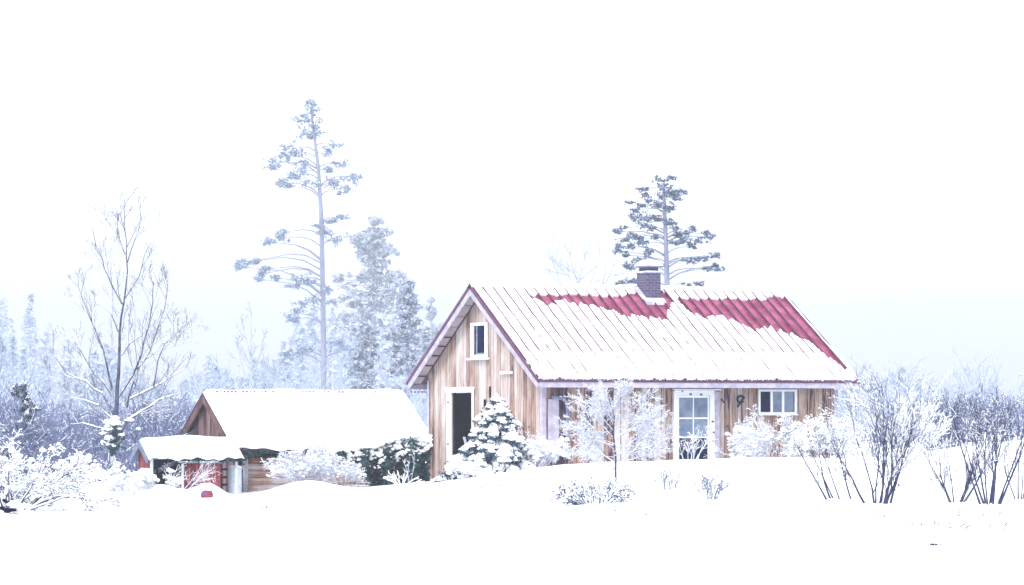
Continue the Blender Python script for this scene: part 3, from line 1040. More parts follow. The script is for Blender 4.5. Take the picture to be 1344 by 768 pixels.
# log wall: horizontal logs right of the drum, dark bay at the left
w = MB(); S = []
lx0, _ = B.front(323, 600, .35)
for k in range(8):
    z_ = -2.75 + k * .20
    S = [[lx0 - rs.uniform(0, .12), .38, z_, lx0 + 1.6, .38, z_ + rs.uniform(-.01, .01), .10, .105], [lx0 + 1.6, .38, z_, BL - .3, .38, z_, .105, .10]]
    n0 = len(w.q); w.segs(S, 10)
    tn = rs.random()
    for i in range(n0, len(w.q)): w.tone[i] = tn
w.build('log_wall', M['logs'], barn, BO)
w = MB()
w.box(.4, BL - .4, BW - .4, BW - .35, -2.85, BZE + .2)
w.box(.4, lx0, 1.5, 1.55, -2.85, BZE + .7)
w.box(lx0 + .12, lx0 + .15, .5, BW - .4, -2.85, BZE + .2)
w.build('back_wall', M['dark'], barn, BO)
w = MB()
xx, _ = B.front(320, 610, .3)
w.box(xx - .05, xx + .06, .12, .24, -2.85, BZE - .03)
w.box(.32, .44, .12, .24, -2.85, BZE - .03)
w.build('door_post', M['trim'], barn, BO)
w = MB(); S = []
for k in range(5):
    S.append([xx - 1.0, .32 + .02 * k, -2.5 + k * .22, xx - .08, .36, -2.48 + k * .22 + rs.uniform(-.03, .03), .035, .035])
w.segs(S, 6); w.build('rail', M['dark'], barn, BO)
# ivy / dark tufts hanging under the eave
w = MB()
rsn = np.random.RandomState(3)
def leaves(mb, C, size, aspect=2.2, rsn=rsn, flat=0):
    """C (N,3) centres -> random oriented diamond leaves"""
    C = np.asarray(C, dtype=float); n = len(C)
    if n == 0: return
    a = rsn.normal(size=(n, 3)); a /= np.linalg.norm(a, axis=1, keepdims=True)
    b_ = rsn.normal(size=(n, 3))
    if flat:
        a[:, 2] *= (1 - flat); b_[:, 2] *= (1 - flat)
        a /= np.linalg.norm(a, axis=1, keepdims=True)
    b_ = b_ - a * np.sum(a * b_, 1, keepdims=True); b_ /= np.linalg.norm(b_, axis=1, keepdims=True)
    s = size * rsn.uniform(.6, 1.4, size=(n, 1))
    mb.quads(np.stack([C - a * s, C + b_ * s / aspect, C + a * s, C - b_ * s / aspect], axis=1))
C = []
for k in range(900):
    u = rsn.choice([rsn.uniform(.1, .9), rsn.uniform(.9, 4.6)], p=[.5, .5])
    k2 = math.sin(u * 5) * .5 + .5
    C.append((u, rsn.uniform(-.05, .12), BZE - .02 - abs(rsn.normal()) * .07 * (.5 + k2)))
leaves(w, C, .05)
w.build('ivy', M['evergreen'], barn, BO)

# ------------------------------------------------------------------ red shed
SX, SY = (196 - 672) * 92 / F, 92.0
ST_ = R(24.5); SW, SLn = 1.5, 2.62; SZE, SZR = -1.27, -.80; SZB = -2.7
shed = thing('red_shed', (SX, SY, SZB), ST_, 'small open red plank shed with snowy roof beside the log barn', 'shed')
S_ = Frame(SX, SY, ST_); SO = (0, 0, SZB)
sal = math.atan2(SZR - SZE, SW / 2); ssl = math.hypot(SZR - SZE, SW / 2)
def spt(u, v, h, far=False):
    y = v * math.cos(sal) - h * math.sin(sal); z = SZE + v * math.sin(sal) + h * math.cos(sal)
    return (u, SW - y if far else y, z)
w = MB()
for far in (False, True):
    w.hexa([spt(0, 0, -.02, far), spt(SLn, 0, -.02, far), spt(SLn, ssl - .01, -.02, far), spt(0, ssl - .01, -.02, far),
            spt(0, 0, .03, far), spt(SLn, 0, .03, far), spt(SLn, ssl, .03, far), spt(0, ssl, .03, far)])
sroof = w.build('roof', M['metal'], shed, SO)
w = MB()
for far in (False, True):
    V = []; fs = []; n1, n2 = 50, 14
    for j in range(n2 + 1):
        for i in range(n1 + 1):
            u = -.04 + (SLn + .10) * i / n1; v = -.10 + (ssl + .10) * j / n2
            edge = min(1, min(i, n1 - i) / 4.0, (j + .1) / 3.0)
            h_ = .032 + math.sqrt(max(edge, 0)) * (.085 + .02 * math.sin(u * 4 + v * 3)) + (.05 * math.sin(u / SLn * 3.1) if j > 0 else 0)
            vv = v + (.05 * math.sin(u * 6) + .04 * math.sin(u * 15) if j == 0 else 0)
            V.append(spt(u, vv, h_, far))
    for j in range(n2):
        for i in range(n1):
            a = j * (n1 + 1) + i; q_ = (a, a + 1, a + n1 + 2, a + n1 + 1)
            fs.append(q_ if not far else q_[::-1])
    w.add(V, fs)
o = w.build('roof_snow', M['snow'], sroof, smooth=True); o.data.transform(Matrix.Translation((0, 0, -SZB)))
for far in (False, True):
    w = MB(); w.hexa([spt(-.06, 0, -.14, far), spt(-.02, 0, -.14, far), spt(-.02, ssl - .08, -.14, far), spt(-.06, ssl - .08, -.14, far),
            spt(-.06, 0, .03, far), spt(-.02, 0, .03, far), spt(-.02, ssl, .03, far), spt(-.06, ssl, .03, far)])
    w.build('bargeboard', M['metal'], shed, SO)
def szr(y): return SZE + (SZR - SZE) * (1 - abs(y - SW / 2) / (SW / 2))
w = MB(); boards(w, .15, SW - .12, -2.65, lambda t: szr(t) - .03, lambda t, d, z: (.16 + d, t, z), [], rs, .12, .2)
w.build('gable_wall', M['redboards'], shed, SO)
ra, _ = S_.front(240, 610, .12); rb, _ = S_.front(284, 610, .12)
_, rz1 = S_.front(260, 608.5, .12)
w = MB(); boards(w, ra, rb, -2.65, lambda t: rz1, lambda t, d, z: (t, .12 + d, z), [], rs, .09, .15)
boards(w, .9, ra, -2.65, lambda t: -2.0, lambda t, d, z: (t, .3 + d, z), [], rs, .09, .15)
w.build('front_panel', M['redboards'], shed, SO)
rc, _ = S_.front(289, 610, .12)
w = MB(); w.box(rb + .005, rc, .08, .16, -2.65, rz1 + .06); w.build('red_post', M['redboards'], shed, SO)
w = MB(); w.box(ra - .1, rc + .02, .0, .2, rz1 + .005, rz1 + .03); w.build('panel_rail', M['metal'], shed, SO)
w = MB()
for k in range(9):
    w.blob((ra - .05 + k * .12, .08, rz1 + .045), (.10, .12, .05), rs)
w.build('panel_snow', M['snow'], shed, SO)
w = MB(); w.box(.2, SLn - .1, SW - .22, SW - .18, -2.65, SZE + .1); w.box(.95, 1.0, .35, SW - .25, -2.65, SZE + .3)
w.box(.26, .30, .16, .3, -2.65, SZE + .1)
w.build('back_wall', M['dark'], shed, SO)
w = MB(); S = []
S.append([.1, .10, -2.6, .1, .10, SZE - .02, .05, .045]); S.append([.98, .1, -2.6, .98, .12, SZE + .0, .04, .035]); S.append([SLn - .1, .12, -2.6, SLn - .1, .12, SZE + .0, .04, .04])
w.segs(S, 8); w.build('corner_post', M['drum'], shed, SO)
w = MB(); S = []
for k in range(9):   # split planks stacked in the open bay
    a = rs.uniform(.3, .8); S.append([a - .2, .25 + rs.uniform(-.05, .05), -2.3 + k * .1, a + .35, .3, -2.0 + k * .09 + rs.uniform(-.1, .1), .045, .04])
w.segs(S, 5); w.build('plank', M['darkbark'], shed, SO)
w = MB()
C = [(rsn.uniform(.9, SLn), rsn.uniform(-.06, .08), SZE - .0 - abs(rsn.normal()) * .05) for _ in range(500)]
leaves(w, C, .045); w.build('ivy', M['evergreen'], shed, SO)

# ------------------------------------------------------------------ small objects
p = foot(308, 93.6)
dr = thing('steel_drum', p, 0, 'pale blue-grey upright drum under the barn eave beside the logs', 'drum')
w = MB(); Hh = .80
w.lathe((0, 0, 0), [(.0, 0), (.19, 0), (.19, Hh * .33), (.205, Hh * .35), (.19, Hh * .37), (.19, Hh * .66), (.205, Hh * .68), (.19, Hh * .70), (.19, Hh - .03), (.2, Hh - .02), (.2, Hh), (.17, Hh), (.165, Hh - .02), (.0, Hh - .02)], 20)
w.build('drum_body', M['drum'], dr)
w = MB(); w.blob((0, 0, Hh), (.18, .18, .06), random.Random(1)); w.build('snow_cap', M['snow'], dr)
p = foot(271.5, 89.7, .0)
bk = thing('red_bucket', p, R(-20), 'small round red bucket with a blue side lying in snow before the shed', 'bucket')
w = MB(); w.lathe((0, -.14, .07), [(.0, 0), (.10, 0), (.125, .02), (.13, .04), (.135, .24), (.0, .25)], 16, 'y'); w.build('bucket_body', M['red'], bk)
w = MB(); w.lathe((-.02, -.155, .09), [(.0, 0), (.05, .001), (.055, .012), (.0, .013)], 12, 'y'); w.build('base_disc', M['blue'], bk)
w = MB(); w.blob((.01, .0, .195), (.09, .10, .05), random.Random(4)); w.build('snow_cap', M['snow'], bk)
p = foot(589.5, 87.6, .06)
rp = thing('lantern', p, 0, 'little red lantern standing in snow at the foot of the side doorway', 'lantern')
w = MB(); w.lathe((0, 0, 0), [(.0, 0), (.05, 0), (.055, .02), (.085, .16), (.10, .22), (.07, .24), (.0, .25)], 8); w.build('lantern_base', M['red'], rp)
w = MB(); w.lathe((0, 0, .25), [(.04, 0), (.045, .02), (.035, .2), (.02, .24), (.0, .25)], 8); w.build('lantern_top', simple('pale_pink', (.6, .35, .4), (.7, .5, .55)), rp)
w = MB(); w.blob((.0, 0, .30), (.09, .08, .05), random.Random(6)); w.blob((.02, 0, .24), (.12, .1, .05), random.Random(7)); w.build('snow_cap', M['snow'], rp)

# ------------------------------------------------------------------ plant generator
def perp(d, rs):
    r = Vector((rs.gauss(0, 1), rs.gauss(0, 1), rs.gauss(0, 1)))
    v = d.cross(r)
    if v.length < 1e-5: v = Vector((1, 0, 0))
    return v.normalized()


def grow(S, p, d, L, r, lev, rs, P):
    n = P.get('n', 4)
    kids = P['kids'][min(lev, len(P['kids']) - 1)] if lev < P['levels'] else 0
    step = L / n
    pos = [(p.copy(), d.copy(), r)]
    cur = p.copy(); dd = d.copy()
    for i in range(n):
        dd = (dd + Vector((rs.gauss(0, 1), rs.gauss(0, 1), rs.gauss(0, 1))) * P.get('wob', .12) + Vector((0, 0, P.get('up', .05)))).normalized()
        nr = r * (1 - (i + 1) / n * P.get('taper', .7))
        nxt = cur + dd * step
        S.append([*cur, *nxt, r * (1 - i / n * P.get('taper', .7)), nr])
        cur = nxt
        pos.append((cur.copy(), dd.copy(), nr))
    k = kids if isinstance(kids, int) else rs.randint(*kids)
    for _ in range(k):
        f = rs.uniform(P.get('from', .25), 1.0) * n
        i = min(int(f), n - 1); t = f - i
        q = pos[i][0].lerp(pos[i + 1][0], t); qd = pos[i][1]; qr = pos[i][2]
        ang = R(rs.uniform(*P.get('ang', (25, 60))))
        ax = perp(qd, rs)
        nd = Quaternion(ax, ang) @ qd
        if P.get('flat'): nd.y *= P['flat']; nd.normalize()
        grow(S, q, nd, L * rs.uniform(*P.get('ratio', (.35, .65))) * (1.15 - .5 * f / n), max(qr * P.get('rr', .6), P['rmin']), lev + 1, rs, P)


def snow_on(S, k=.9, add=.004, lift=.9, maxslope=.85, prob=1.0, rs=None, rmax=.08, rmin=0.0):
    out = []
    for s in S:
        dx, dy, dz = s[3] - s[0], s[4] - s[1], s[5] - s[2]
        L = math.sqrt(dx * dx + dy * dy + dz * dz) + 1e-9
        if abs(dz) / L > maxslope: continue
        if rs and rs.random() > prob: continue
        f = 1 - .5 * abs(dz) / L
        r0 = min(s[6] * k * f + add, rmax); r1 = min(s[7] * k * f + add, rmax)
        if r0 < rmin: continue
        out.append([s[0], s[1], s[2] + s[6] * lift * .6 + r0 * .5, s[3], s[4], s[5] + s[7] * lift * .6 + r1 * .5, r0, r1])
    return out


def plant(name, label, cat, base, S, mats, snow=None, split=None, group=None, trunk=None, sides=4, extra=(), snow_name='snow_cover', crown_name='branches'):
    root = thing(name, base, 0, label, cat, group)
    if trunk:
        w = MB(); w.segs(trunk, 7); w.build('trunk', mats[0], root, base)
    w = MB(); w.segs(S, sides); w.build(crown_name, mats[1], root, base)
    if snow is not None and len(snow):
        w = MB(); w.segs(snow, sides); w.build(snow_name, M['snow'], root, base)
    for (nm, mb, mt) in extra:
        mb.build(nm, mt, root, base)
    return root


def poly(S, pts, r0, r1):
    n = len(pts) - 1
    for i in range(n):
        S.append([*pts[i], *pts[i + 1], r0 + (r1 - r0) * i / n, r0 + (r1 - r0) * (i + 1) / n])


def limb_tree(name, label, base, Y, trunk_px, limbs_px, r_trunk, P, seed, mats, snowk, group=None, dspread=1.0, zoom=None, kids_main=(7, 11), klen=(.5, 1.3), extra=()):
    rs = random.Random(seed)
    def cv(pt, y): return at(pt[0], pt[1], y)
    T = []; Sb = []
    tp = [cv(q, Y) for q in trunk_px]
    tp[0] = Vector(base)
    zt0, zt1 = tp[0].z, tp[-1].z
    rad = lambda z: r_trunk * (.09 + .91 * max(0, 1 - (z - zt0) / (zt1 - zt0)) ** 1.7)
    ref = [tp[0]]
    for a, b_ in zip(tp[:-1], tp[1:]):
        ref += [a.lerp(b_, .5) + Vector((rs.gauss(0, .012), rs.gauss(0, .02), 0)), b_]
    for a, b_ in zip(ref[:-1], ref[1:]): T.append([*a, *b_, rad(a.z), rad(b_.z)])
    lines = [(tp[len(tp) // 3:], r_trunk * .35, r_trunk * .1)]
    for (pts, r) in limbs_px:
        sgn = rs.uniform(-1, 1) * dspread
        nn = len(pts); r = r * .75
        q = [cv(pt, Y + sgn * i / (nn - 1) * (abs(pts[-1][0] - pts[0][0]) * Y / F)) for i, pt in enumerate(pts)]
        # refine with slight wobble
        fine = [q[0]]
        for a, b_ in zip(q[:-1], q[1:]):
            m1 = a.lerp(b_, .5) + Vector((rs.gauss(0, .02), rs.gauss(0, .02), rs.gauss(0, .02)))
            fine += [m1, b_]
        poly(Sb, fine, r, r * .25)
        lines.append((fine, r, r * .25))
    for (ln, r0, r1) in lines:
        tot = sum((b_ - a).length for a, b_ in zip(ln[:-1], ln[1:]))
        for _ in range(int(rs.uniform(*kids_main) * max(tot, 1) / 2.0)):
            i = rs.randrange(len(ln) - 1); t = rs.random()
            fr_ = (i + t) / (len(ln) - 1)
            if fr_ < .2: continue
            q = ln[i].lerp(ln[i + 1], t); d = (ln[i + 1] - ln[i]).normalized()
            nd = Quaternion(perp(d, rs), R(rs.uniform(25, 55))) @ d
            nd = (nd + Vector((0, 0, .15))).normalized()
            grow(Sb, q, nd, rs.uniform(*klen) * (1.15 - .6 * fr_), max(r1, P['rmin'] * 1.3), 1, rs, P)
    sn = snow_on(Sb + T, rs=rs, **snowk)
    return plant(name, label, 'tree', base, Sb, mats, sn, trunk=T, group=group, extra=extra)


# ---- large bare tree at the left
def z1(p): return (30 + p[0] / 1.921, 240 + p[1] / 1.92)
TR = [(222, 735), (226, 690), (232, 640), (234, 590), (238, 520), (243, 440), (244, 380), (255, 300), (264, 220), (262, 150), (256, 100), (255, 55)]
LB = [
    ([(238, 640), (252, 590), (268, 545), (330, 515), (372, 490), (415, 462)], .060),
    ([(236, 650), (262, 600), (300, 575), (345, 545), (400, 530)], .065),
    ([(238, 545), (280, 480), (300, 430), (318, 360), (328, 300), (330, 250)], .040),
    ([(262, 555), (300, 450), (350, 405), (400, 385), (440, 355)], .045),
    ([(330, 515), (340, 450), (362, 400), (385, 380)], .025),
    ([(285, 470), (318, 430), (345, 350), (362, 290), (366, 245)], .030),
    ([(232, 590), (200, 530), (160, 500), (110, 478), (75, 430), (40, 385)], .045),
    ([(225, 520), (210, 450), (195, 400), (165, 330), (148, 285), (130, 250)], .040),
    ([(240, 375), (222, 330), (190, 305), (155, 288)], .025),
    ([(250, 305), (225, 260), (205, 215), (185, 160), (175, 115)], .030),
    ([(222, 530), (180, 480), (150, 430), (130, 400)], .035),
    ([(243, 440), (270, 405), (300, 385), (335, 355)], .025),
    ([(258, 290), (285, 250), (300, 210), (325, 150)], .022),
    ([(264, 200), (280, 150), (300, 90)], .020),
    ([(258, 180), (240, 120), (235, 60)], .018),
    ([(236, 660), (210, 620), (150, 605), (120, 608)], .035),
    ([(270, 540), (290, 490), (282, 400), (283, 320)], .016),
    ([(232, 600), (190, 560), (120, 540), (95, 510)], .030),
]
LBs = [([z1(q) for q in l], r) for l, r in LB]
base = foot(145, 91.5)
Pt = dict(levels=3, kids=[0, (4, 7), (2, 4)], n=3, wob=.07, up=.03, rmin=.0045, ang=(25, 55), ratio=(.4, .7), rr=.5, taper=.5)
# ivy clump low on trunk
w = MB(); rs_ = np.random.RandomState(4)
cc = at(149, 578, 91.4)
leaves(w, np.array(cc)[None, :] + rs_.normal(size=(330, 3)) * np.array([.13, .13, .22]), .05)
wsn = MB(); rr_ = random.Random(9)
for k in range(26):
    c_ = cc + Vector((rr_.gauss(0, .25), rr_.gauss(0, .2), rr_.uniform(-.15, .6)))
    wsn.blob(c_, (rr_.uniform(.05, .12), .08, rr_.uniform(.04, .08)), rr_, .5, 8, 6, .7)
limb_tree('bare_tree', 'tall bare deciduous tree with snow-lined forking branches left of the red shed', base, 91.5, [z1(q) for q in TR], LBs, .10, Pt, 7, (M['bark'], M['bark']),
          dict(k=.75, add=.001, prob=.6, maxslope=.85, rmin=.011), kids_main=(6, 8), klen=(.5, 1.3), extra=[('ivy', w, M['evergreen']), ('ivy_snow', wsn, M['snow'])])

# ---- thin bare tree far behind the barn, and bare tree behind the ridge
base = foot(328, 190)
TR2 = [(328, 560), (328, 520), (329, 470), (330, 410)]
LB2 = [([(328, 520), (318, 480), (312, 455)], .03), ([(329, 500), (340, 470), (346, 445)], .03), ([(329, 470), (322, 440), (318, 425)], .02), ([(328, 525), (345, 505), (352, 480)], .03)]
limb_tree('bare_tree', 'slim faint bare tree rising behind the log barn roof', base, 190, TR2, LB2, .13, dict(levels=2, kids=[0, (3, 5)], n=3, wob=.1, up=.1, rmin=.018, ratio=(.4, .6)), 8, (M['farbark'], M['farbark']),
          dict(k=.6, add=.0, prob=.4, rmin=.02), kids_main=(6, 8), klen=(.7, 1.8))
base = foot(760, 170)
TR3 = [(760, 560), (758, 460), (757, 400), (758, 370), (750, 345), (747, 325)]
LB3 = [([(757, 400), (738, 378), (727, 350), (722, 325)], .03), ([(757, 400), (772, 378), (782, 355), (788, 335)], .03), ([(758, 385), (748, 365), (735, 350), (716, 335)], .025), ([(758, 380), (765, 350), (768, 330)], .025), ([(757, 395), (790, 375), (808, 360)], .025)]
limb_tree('bare_tree', 'faint bare branches of a tree showing above the middle of the house ridge', base, 170, TR3, LB3, .12, dict(levels=2, kids=[0, (2, 4)], n=3, wob=.1, up=.1, rmin=.016, ratio=(.4, .6)), 9, (M['twig'], M['farbark']),
          dict(k=.6, add=.0, prob=.2, rmin=.02), kids_main=(4, 6), klen=(.7, 1.6))

# ---- pines
def pine(name, label, Y, base_px, trunk_px, clumps, r_trunk, seed, needle, bark, snow_frac=.3, nleaf=26, lsize=.16, group=None, arcs=(), dens=1.0, curve=1.0):
    rs = random.Random(seed); rsn = np.random.RandomState(seed)
    base = foot(base_px, Y, .2)
    root = thing(name, base, 0, label, 'tree', group)
    tp = [Vector(base)] + [at(*q, Y) for q in trunk_px]
    T = []; poly(T, tp, r_trunk, r_trunk * .25)
    w = MB(); w.segs(T, 8); w.build('trunk', bark, root, base)
    Br = []; Cg = []; Cs = []
    def trunk_at(zz):
        for a, b_ in zip(tp[:-1], tp[1:]):
            if a.z <= zz <= b_.z: return a.lerp(b_, (zz - a.z) / (b_.z - a.z))
        return tp[-1].copy() if zz > tp[-1].z else tp[0].copy()
    for (px, py, rp) in clumps:
        c = at(px, py, Y); rr = rp * Y / F
        dxx = abs(c.x - trunk_at(c.z).x)
        c.y += rs.uniform(-1, 1) * (dxx * .9 + rr * .5)
        start = trunk_at(c.z - dxx * rs.uniform(.05, .4) * curve)
        mid = start.lerp(c, .5) + Vector((0, 0, dxx * .12 * curve))
        poly(Br, [start, start.lerp(mid, .5) + Vector((0, 0, dxx * .05 * curve)), mid, mid.lerp(c, .6), c], max(.02, min(.07, .02 + dxx * .018)) * Y / 330., .012 * Y / 330.)
        nt_ = max(3, int(9 * dens))
        for k in range(nt_):
            off = rsn.normal(size=3) * np.array([rr * .55, rr * .55, rr * .28])
            cc = np.array(c) + off
            poly(Br, [mid.lerp(c, .7), Vector(cc)], .012 * Y / 330., .006 * Y / 330.)
            tuft = rr * .28
            pts = cc[None, :] + rsn.normal(size=(nleaf, 3)) * np.array([tuft, tuft, tuft * .6])
            up = pts[:, 2] > cc[2] + tuft * .15
            sel = up & (rsn.uniform(size=nleaf) < snow_frac * 2)
            Cg.append(pts[~sel]); Cs.append(pts[sel])
    w = MB(); w.segs(Br, 4); w.build('branches', bark, root, base)
    w = MB(); leaves(w, np.concatenate(Cg), lsize, 2.4, rsn); w.build('crown', needle, root, base)
    if sum(len(q) for q in Cs):
        w = MB(); leaves(w, np.concatenate(Cs), lsize * 1.1, 1.6, rsn, .6); w.build('snow_cover', M['frost'] if Y < 150 else M['farfrost_haze'], root, base)
    return root

tall = [(407, 137, 8), (412, 146, 9), (394, 159, 10), (403, 156, 8), (418, 165, 11), (399, 176, 13), (412, 178, 10), (380, 195, 12), (372, 203, 8), (364, 212, 13), (356, 218, 7), (388, 200, 11), (394, 226, 11), (385, 228, 8), (369, 238, 12), (376, 243, 8),
        (407, 241, 12), (400, 215, 10), (438, 189, 9), (430, 200, 9), (446, 214, 10), (432, 222, 9), (459, 236, 12), (466, 232, 8), (448, 247, 10), (436, 240, 9), (424, 307, 10), (421, 298, 7), (440, 315, 10), (446, 285, 9), (440, 290, 7), (366, 310, 8), (374, 306, 7), (350, 315, 9), (358, 320, 6),
        (323, 345, 9), (316, 352, 7), (331, 340, 6), (342, 359, 8), (348, 352, 6), (335, 364, 5), (360, 364, 6), (394, 367, 10), (385, 375, 8), (405, 372, 8), (410, 394, 11), (398, 400, 9), (388, 411, 9), (380, 418, 8), (430, 380, 9), (437, 395, 8), (377, 465, 8), (392, 462, 8), (402, 458, 7), (452, 455, 9), (463, 462, 9), (444, 450, 7)]
pine('tall_pine', 'very tall slender pine, the highest tree, with tufts on long drooping left branches', 385, 425, [(425, 515), (424, 400), (422, 290), (418, 220), (412, 175), (408, 140)], tall, .38, 3, M['pineneedle'], M['pinebark'], .2, 14, .19)

rp_ = [(871, 242, 7), (864, 235, 6), (882, 233, 5), (876, 250, 8), (868, 256, 7), (843, 247, 6), (847, 256, 5), (883, 256, 9), (890, 262, 6), (853, 263, 8), (863, 268, 7), (835, 275, 6), (842, 270, 6), (826, 268, 5), (831, 287, 7), (843, 286, 8), (855, 285, 8), (866, 288, 6), (871, 270, 8), (882, 274, 6), (893, 250, 5), (898, 254, 4), (878, 294, 8), (884, 300, 6), (845, 298, 7), (856, 300, 6),
       (816, 297, 6), (811, 305, 5), (831, 309, 8), (822, 312, 6), (840, 312, 6), (824, 325, 6), (814, 324, 5), (843, 321, 6), (812, 331, 6), (820, 336, 5), (832, 344, 8), (842, 340, 7), (824, 350, 6), (888, 309, 7), (898, 306, 6), (895, 316, 7), (884, 320, 6), (908, 299, 6), (902, 305, 4), (918, 316, 6), (929, 313, 6), (924, 309, 5), (910, 322, 5),
       (903, 343, 6), (912, 341, 6), (925, 340, 5), (937, 335, 6), (928, 353, 6), (936, 351, 5), (941, 356, 5), (819, 371, 7), (830, 368, 6), (811, 374, 5), (913, 373, 5), (900, 375, 5), (850, 332, 6), (862, 310, 6)]
pine('pine_tree', 'dark blue-green pine standing behind the chimney and ridge', 230, 877, [(877, 470), (876, 400), (875, 350), (873, 290), (871, 250), (872, 236)], rp_, .26, 5, simple('pine_needles', (.02, .045, .11), (.07, .12, .23), 1.0, .8), M['pinebark'], .22, 15, .10, curve=.8)

# snowy conifers behind the barn, built from layered boughs
def conifer(name, label, Y, px, py_top, half, base_py, seed, needle, bark, snow_frac, nclump, lsize, group=None, nleaf=16, irregular=.35):
    rs = random.Random(seed)
    cl = []
    H_ = base_py - py_top
    for k in range(nclump):
        t = rs.random() ** .8
        wdt = half * (t ** .8) * (1 + irregular * math.sin(t * 17 + seed)) + half * .06
        x = px + rs.uniform(-1, 1) * wdt
        cl.append((x, py_top + t * H_ + rs.uniform(-.02, .02) * H_, half * rs.uniform(.11, .2)))
    return pine(name, label, Y, px, [(px, base_py), (px, (py_top + base_py) / 2), (px + rs.uniform(-1, 1), py_top + 3)], cl, .28 * Y / 300, seed, needle, bark, snow_frac, nleaf, lsize, group, dens=.6, curve=.5)

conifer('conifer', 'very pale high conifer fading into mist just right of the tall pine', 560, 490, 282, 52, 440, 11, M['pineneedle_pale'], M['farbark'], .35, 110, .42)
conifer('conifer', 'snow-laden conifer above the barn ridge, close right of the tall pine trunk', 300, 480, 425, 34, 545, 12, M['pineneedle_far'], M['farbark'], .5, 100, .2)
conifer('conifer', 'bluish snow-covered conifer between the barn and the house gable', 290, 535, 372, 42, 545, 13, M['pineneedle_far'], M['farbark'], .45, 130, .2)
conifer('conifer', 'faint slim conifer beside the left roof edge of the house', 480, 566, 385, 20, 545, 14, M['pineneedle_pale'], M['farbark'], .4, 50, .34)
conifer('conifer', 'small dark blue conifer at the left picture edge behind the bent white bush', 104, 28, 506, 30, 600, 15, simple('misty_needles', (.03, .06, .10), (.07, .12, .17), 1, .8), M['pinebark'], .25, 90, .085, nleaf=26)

# ------------------------------------------------------------------ near spruce
def spruce():
    rs = random.Random(21); rsn = np.random.RandomState(21)
    base = foot(652, 86.5, .12)
    root = thing('spruce_tree', base, 0, 'young dark spruce loaded with thick snow pads in front of the plank gable', 'tree')
    T = []; poly(T, [Vector(base), at(652, 580, 86.5), at(651, 522, 86.5)], .07, .02)
    w = MB(); w.segs(T, 8); w.build('trunk', M['darkbark'], root, base)
    sn = MB(); Cn = []
    zt = at(651, 520, 86.5).z; zb = base.z + .12
    nl = 15
    for k in range(nl):
        t = k / (nl - 1)                    # 0 top
        z = zt - .10 - t * (zt - zb - .12)
        skew = -.12 + .10 * math.sin(k * 2.1)
        R0 = .11 + 1.12 * t ** .85
        nb = int(5 + t * 10)
        a0 = rs.uniform(0, 6)
        for j in range(nb):
            a = a0 + 2 * math.pi * j / nb + rs.uniform(-.2, .2)
            rr = R0 * rs.uniform(.55, 1.25)
            droop = .20 + .35 * t * rs.random()
            zj = rs.uniform(-.09, .09) * (.4 + t)
            steps = max(2, int(rr / .13))
            for q in range(1, steps + 1):
                f = q / steps
                x = base.x + math.cos(a) * rr * f + rs.gauss(0, .03) + skew * t * .4; y = base.y + math.sin(a) * rr * f
                zz = z + zj - droop * rr * f * f + rs.gauss(0, .02)
                wd = (.06 + .13 * (1 - abs(f - .65)) * (.35 + t)) * rs.uniform(.6, 1.15)
                sn.blob((x, y, zz + .02), (wd * 1.05, wd * 1.05, wd * rs.uniform(.5, .8)), rs, .45, 9, 6, .4)
                nn = int(60 * (.5 + t))
                P_ = rsn.normal(size=(nn, 3)) * np.array([wd * .75, wd * .75, .035]) + np.array([x, y, zz - .06])
                Cn.append(P_)
    sn.blob((base.x, base.y, zt - .03), (.06, .06, .10), rs, .2, 8, 6, 1)
    w = MB(); leaves(w, np.concatenate(Cn), .05, 3.2, rsn); w.build('crown', M['needle'], root, base)
    sn.build('snow_cover', M['snow'], root, base)
spruce()

# ------------------------------------------------------------------ shrubs
def shrub(name, label, px, Y, h_, spread, nst, seed, P, mats, snowk, lean=(0, 0), group=None, base_r=.012, base_w=.15, blobs=0, cat='shrub', arch=0.0, sides=4, bsize=(.04, .09)):
    rs = random.Random(seed)
    if Y < 0: Y = ground_Y(px, -Y)
    base = foot(px, Y, .05)
    S = []
    for k in range(nst):
        a = rs.uniform(0, 2 * math.pi); q = math.sqrt(rs.random())
        tilt = q * spread
        d = Vector((math.cos(a) * tilt + lean[0], math.sin(a) * tilt * .8 + lean[1], 1.0)).normalized()
        p = Vector(base) + Vector((math.cos(a) * base_w * q, math.sin(a) * base_w * q, 0))
        Lk = h_ * rs.uniform(.65, 1.08) * (1 + .25 * q * spread)
        PP = dict(P)
        if arch: PP['up'] = P.get('up', .0) - arch * q
        grow(S, p, d, Lk, base_r * rs.uniform(.7, 1.2), 0, rs, PP)
    sn = snow_on(S, rs=rs, **snowk) if snowk else []
    ex = []
    if blobs:
        b_ = MB()
        for _ in range(int(blobs * .6)):
            s = rs.choice(S)
            if s[2] < base.z + .1 and rs.random() < .6: continue
            z_ = rs.uniform(*bsize)
            b_.blob((s[3], s[4], s[5] + z_ * .3), (z_ * rs.uniform(.7, 1.2), z_ * rs.uniform(.7, 1.1), z_ * .75), rs, .55, 8, 5)
        if b_.n: ex.append(('snow_clump', b_, M['snow']))
    r_ = plant(name, label, cat, base, S, (mats, mats), sn, group=group, sides=sides, extra=ex)
    return r_

FR = dict(levels=3, kids=[(7, 10), (4, 7), (2, 4)], n=4, wob=.13, up=.02, rmin=.005, ang=(20, 60), ratio=(.35, .6), rr=.65, taper=.6)
FS = dict(k=.8, add=.004, prob=.42, maxslope=.93)
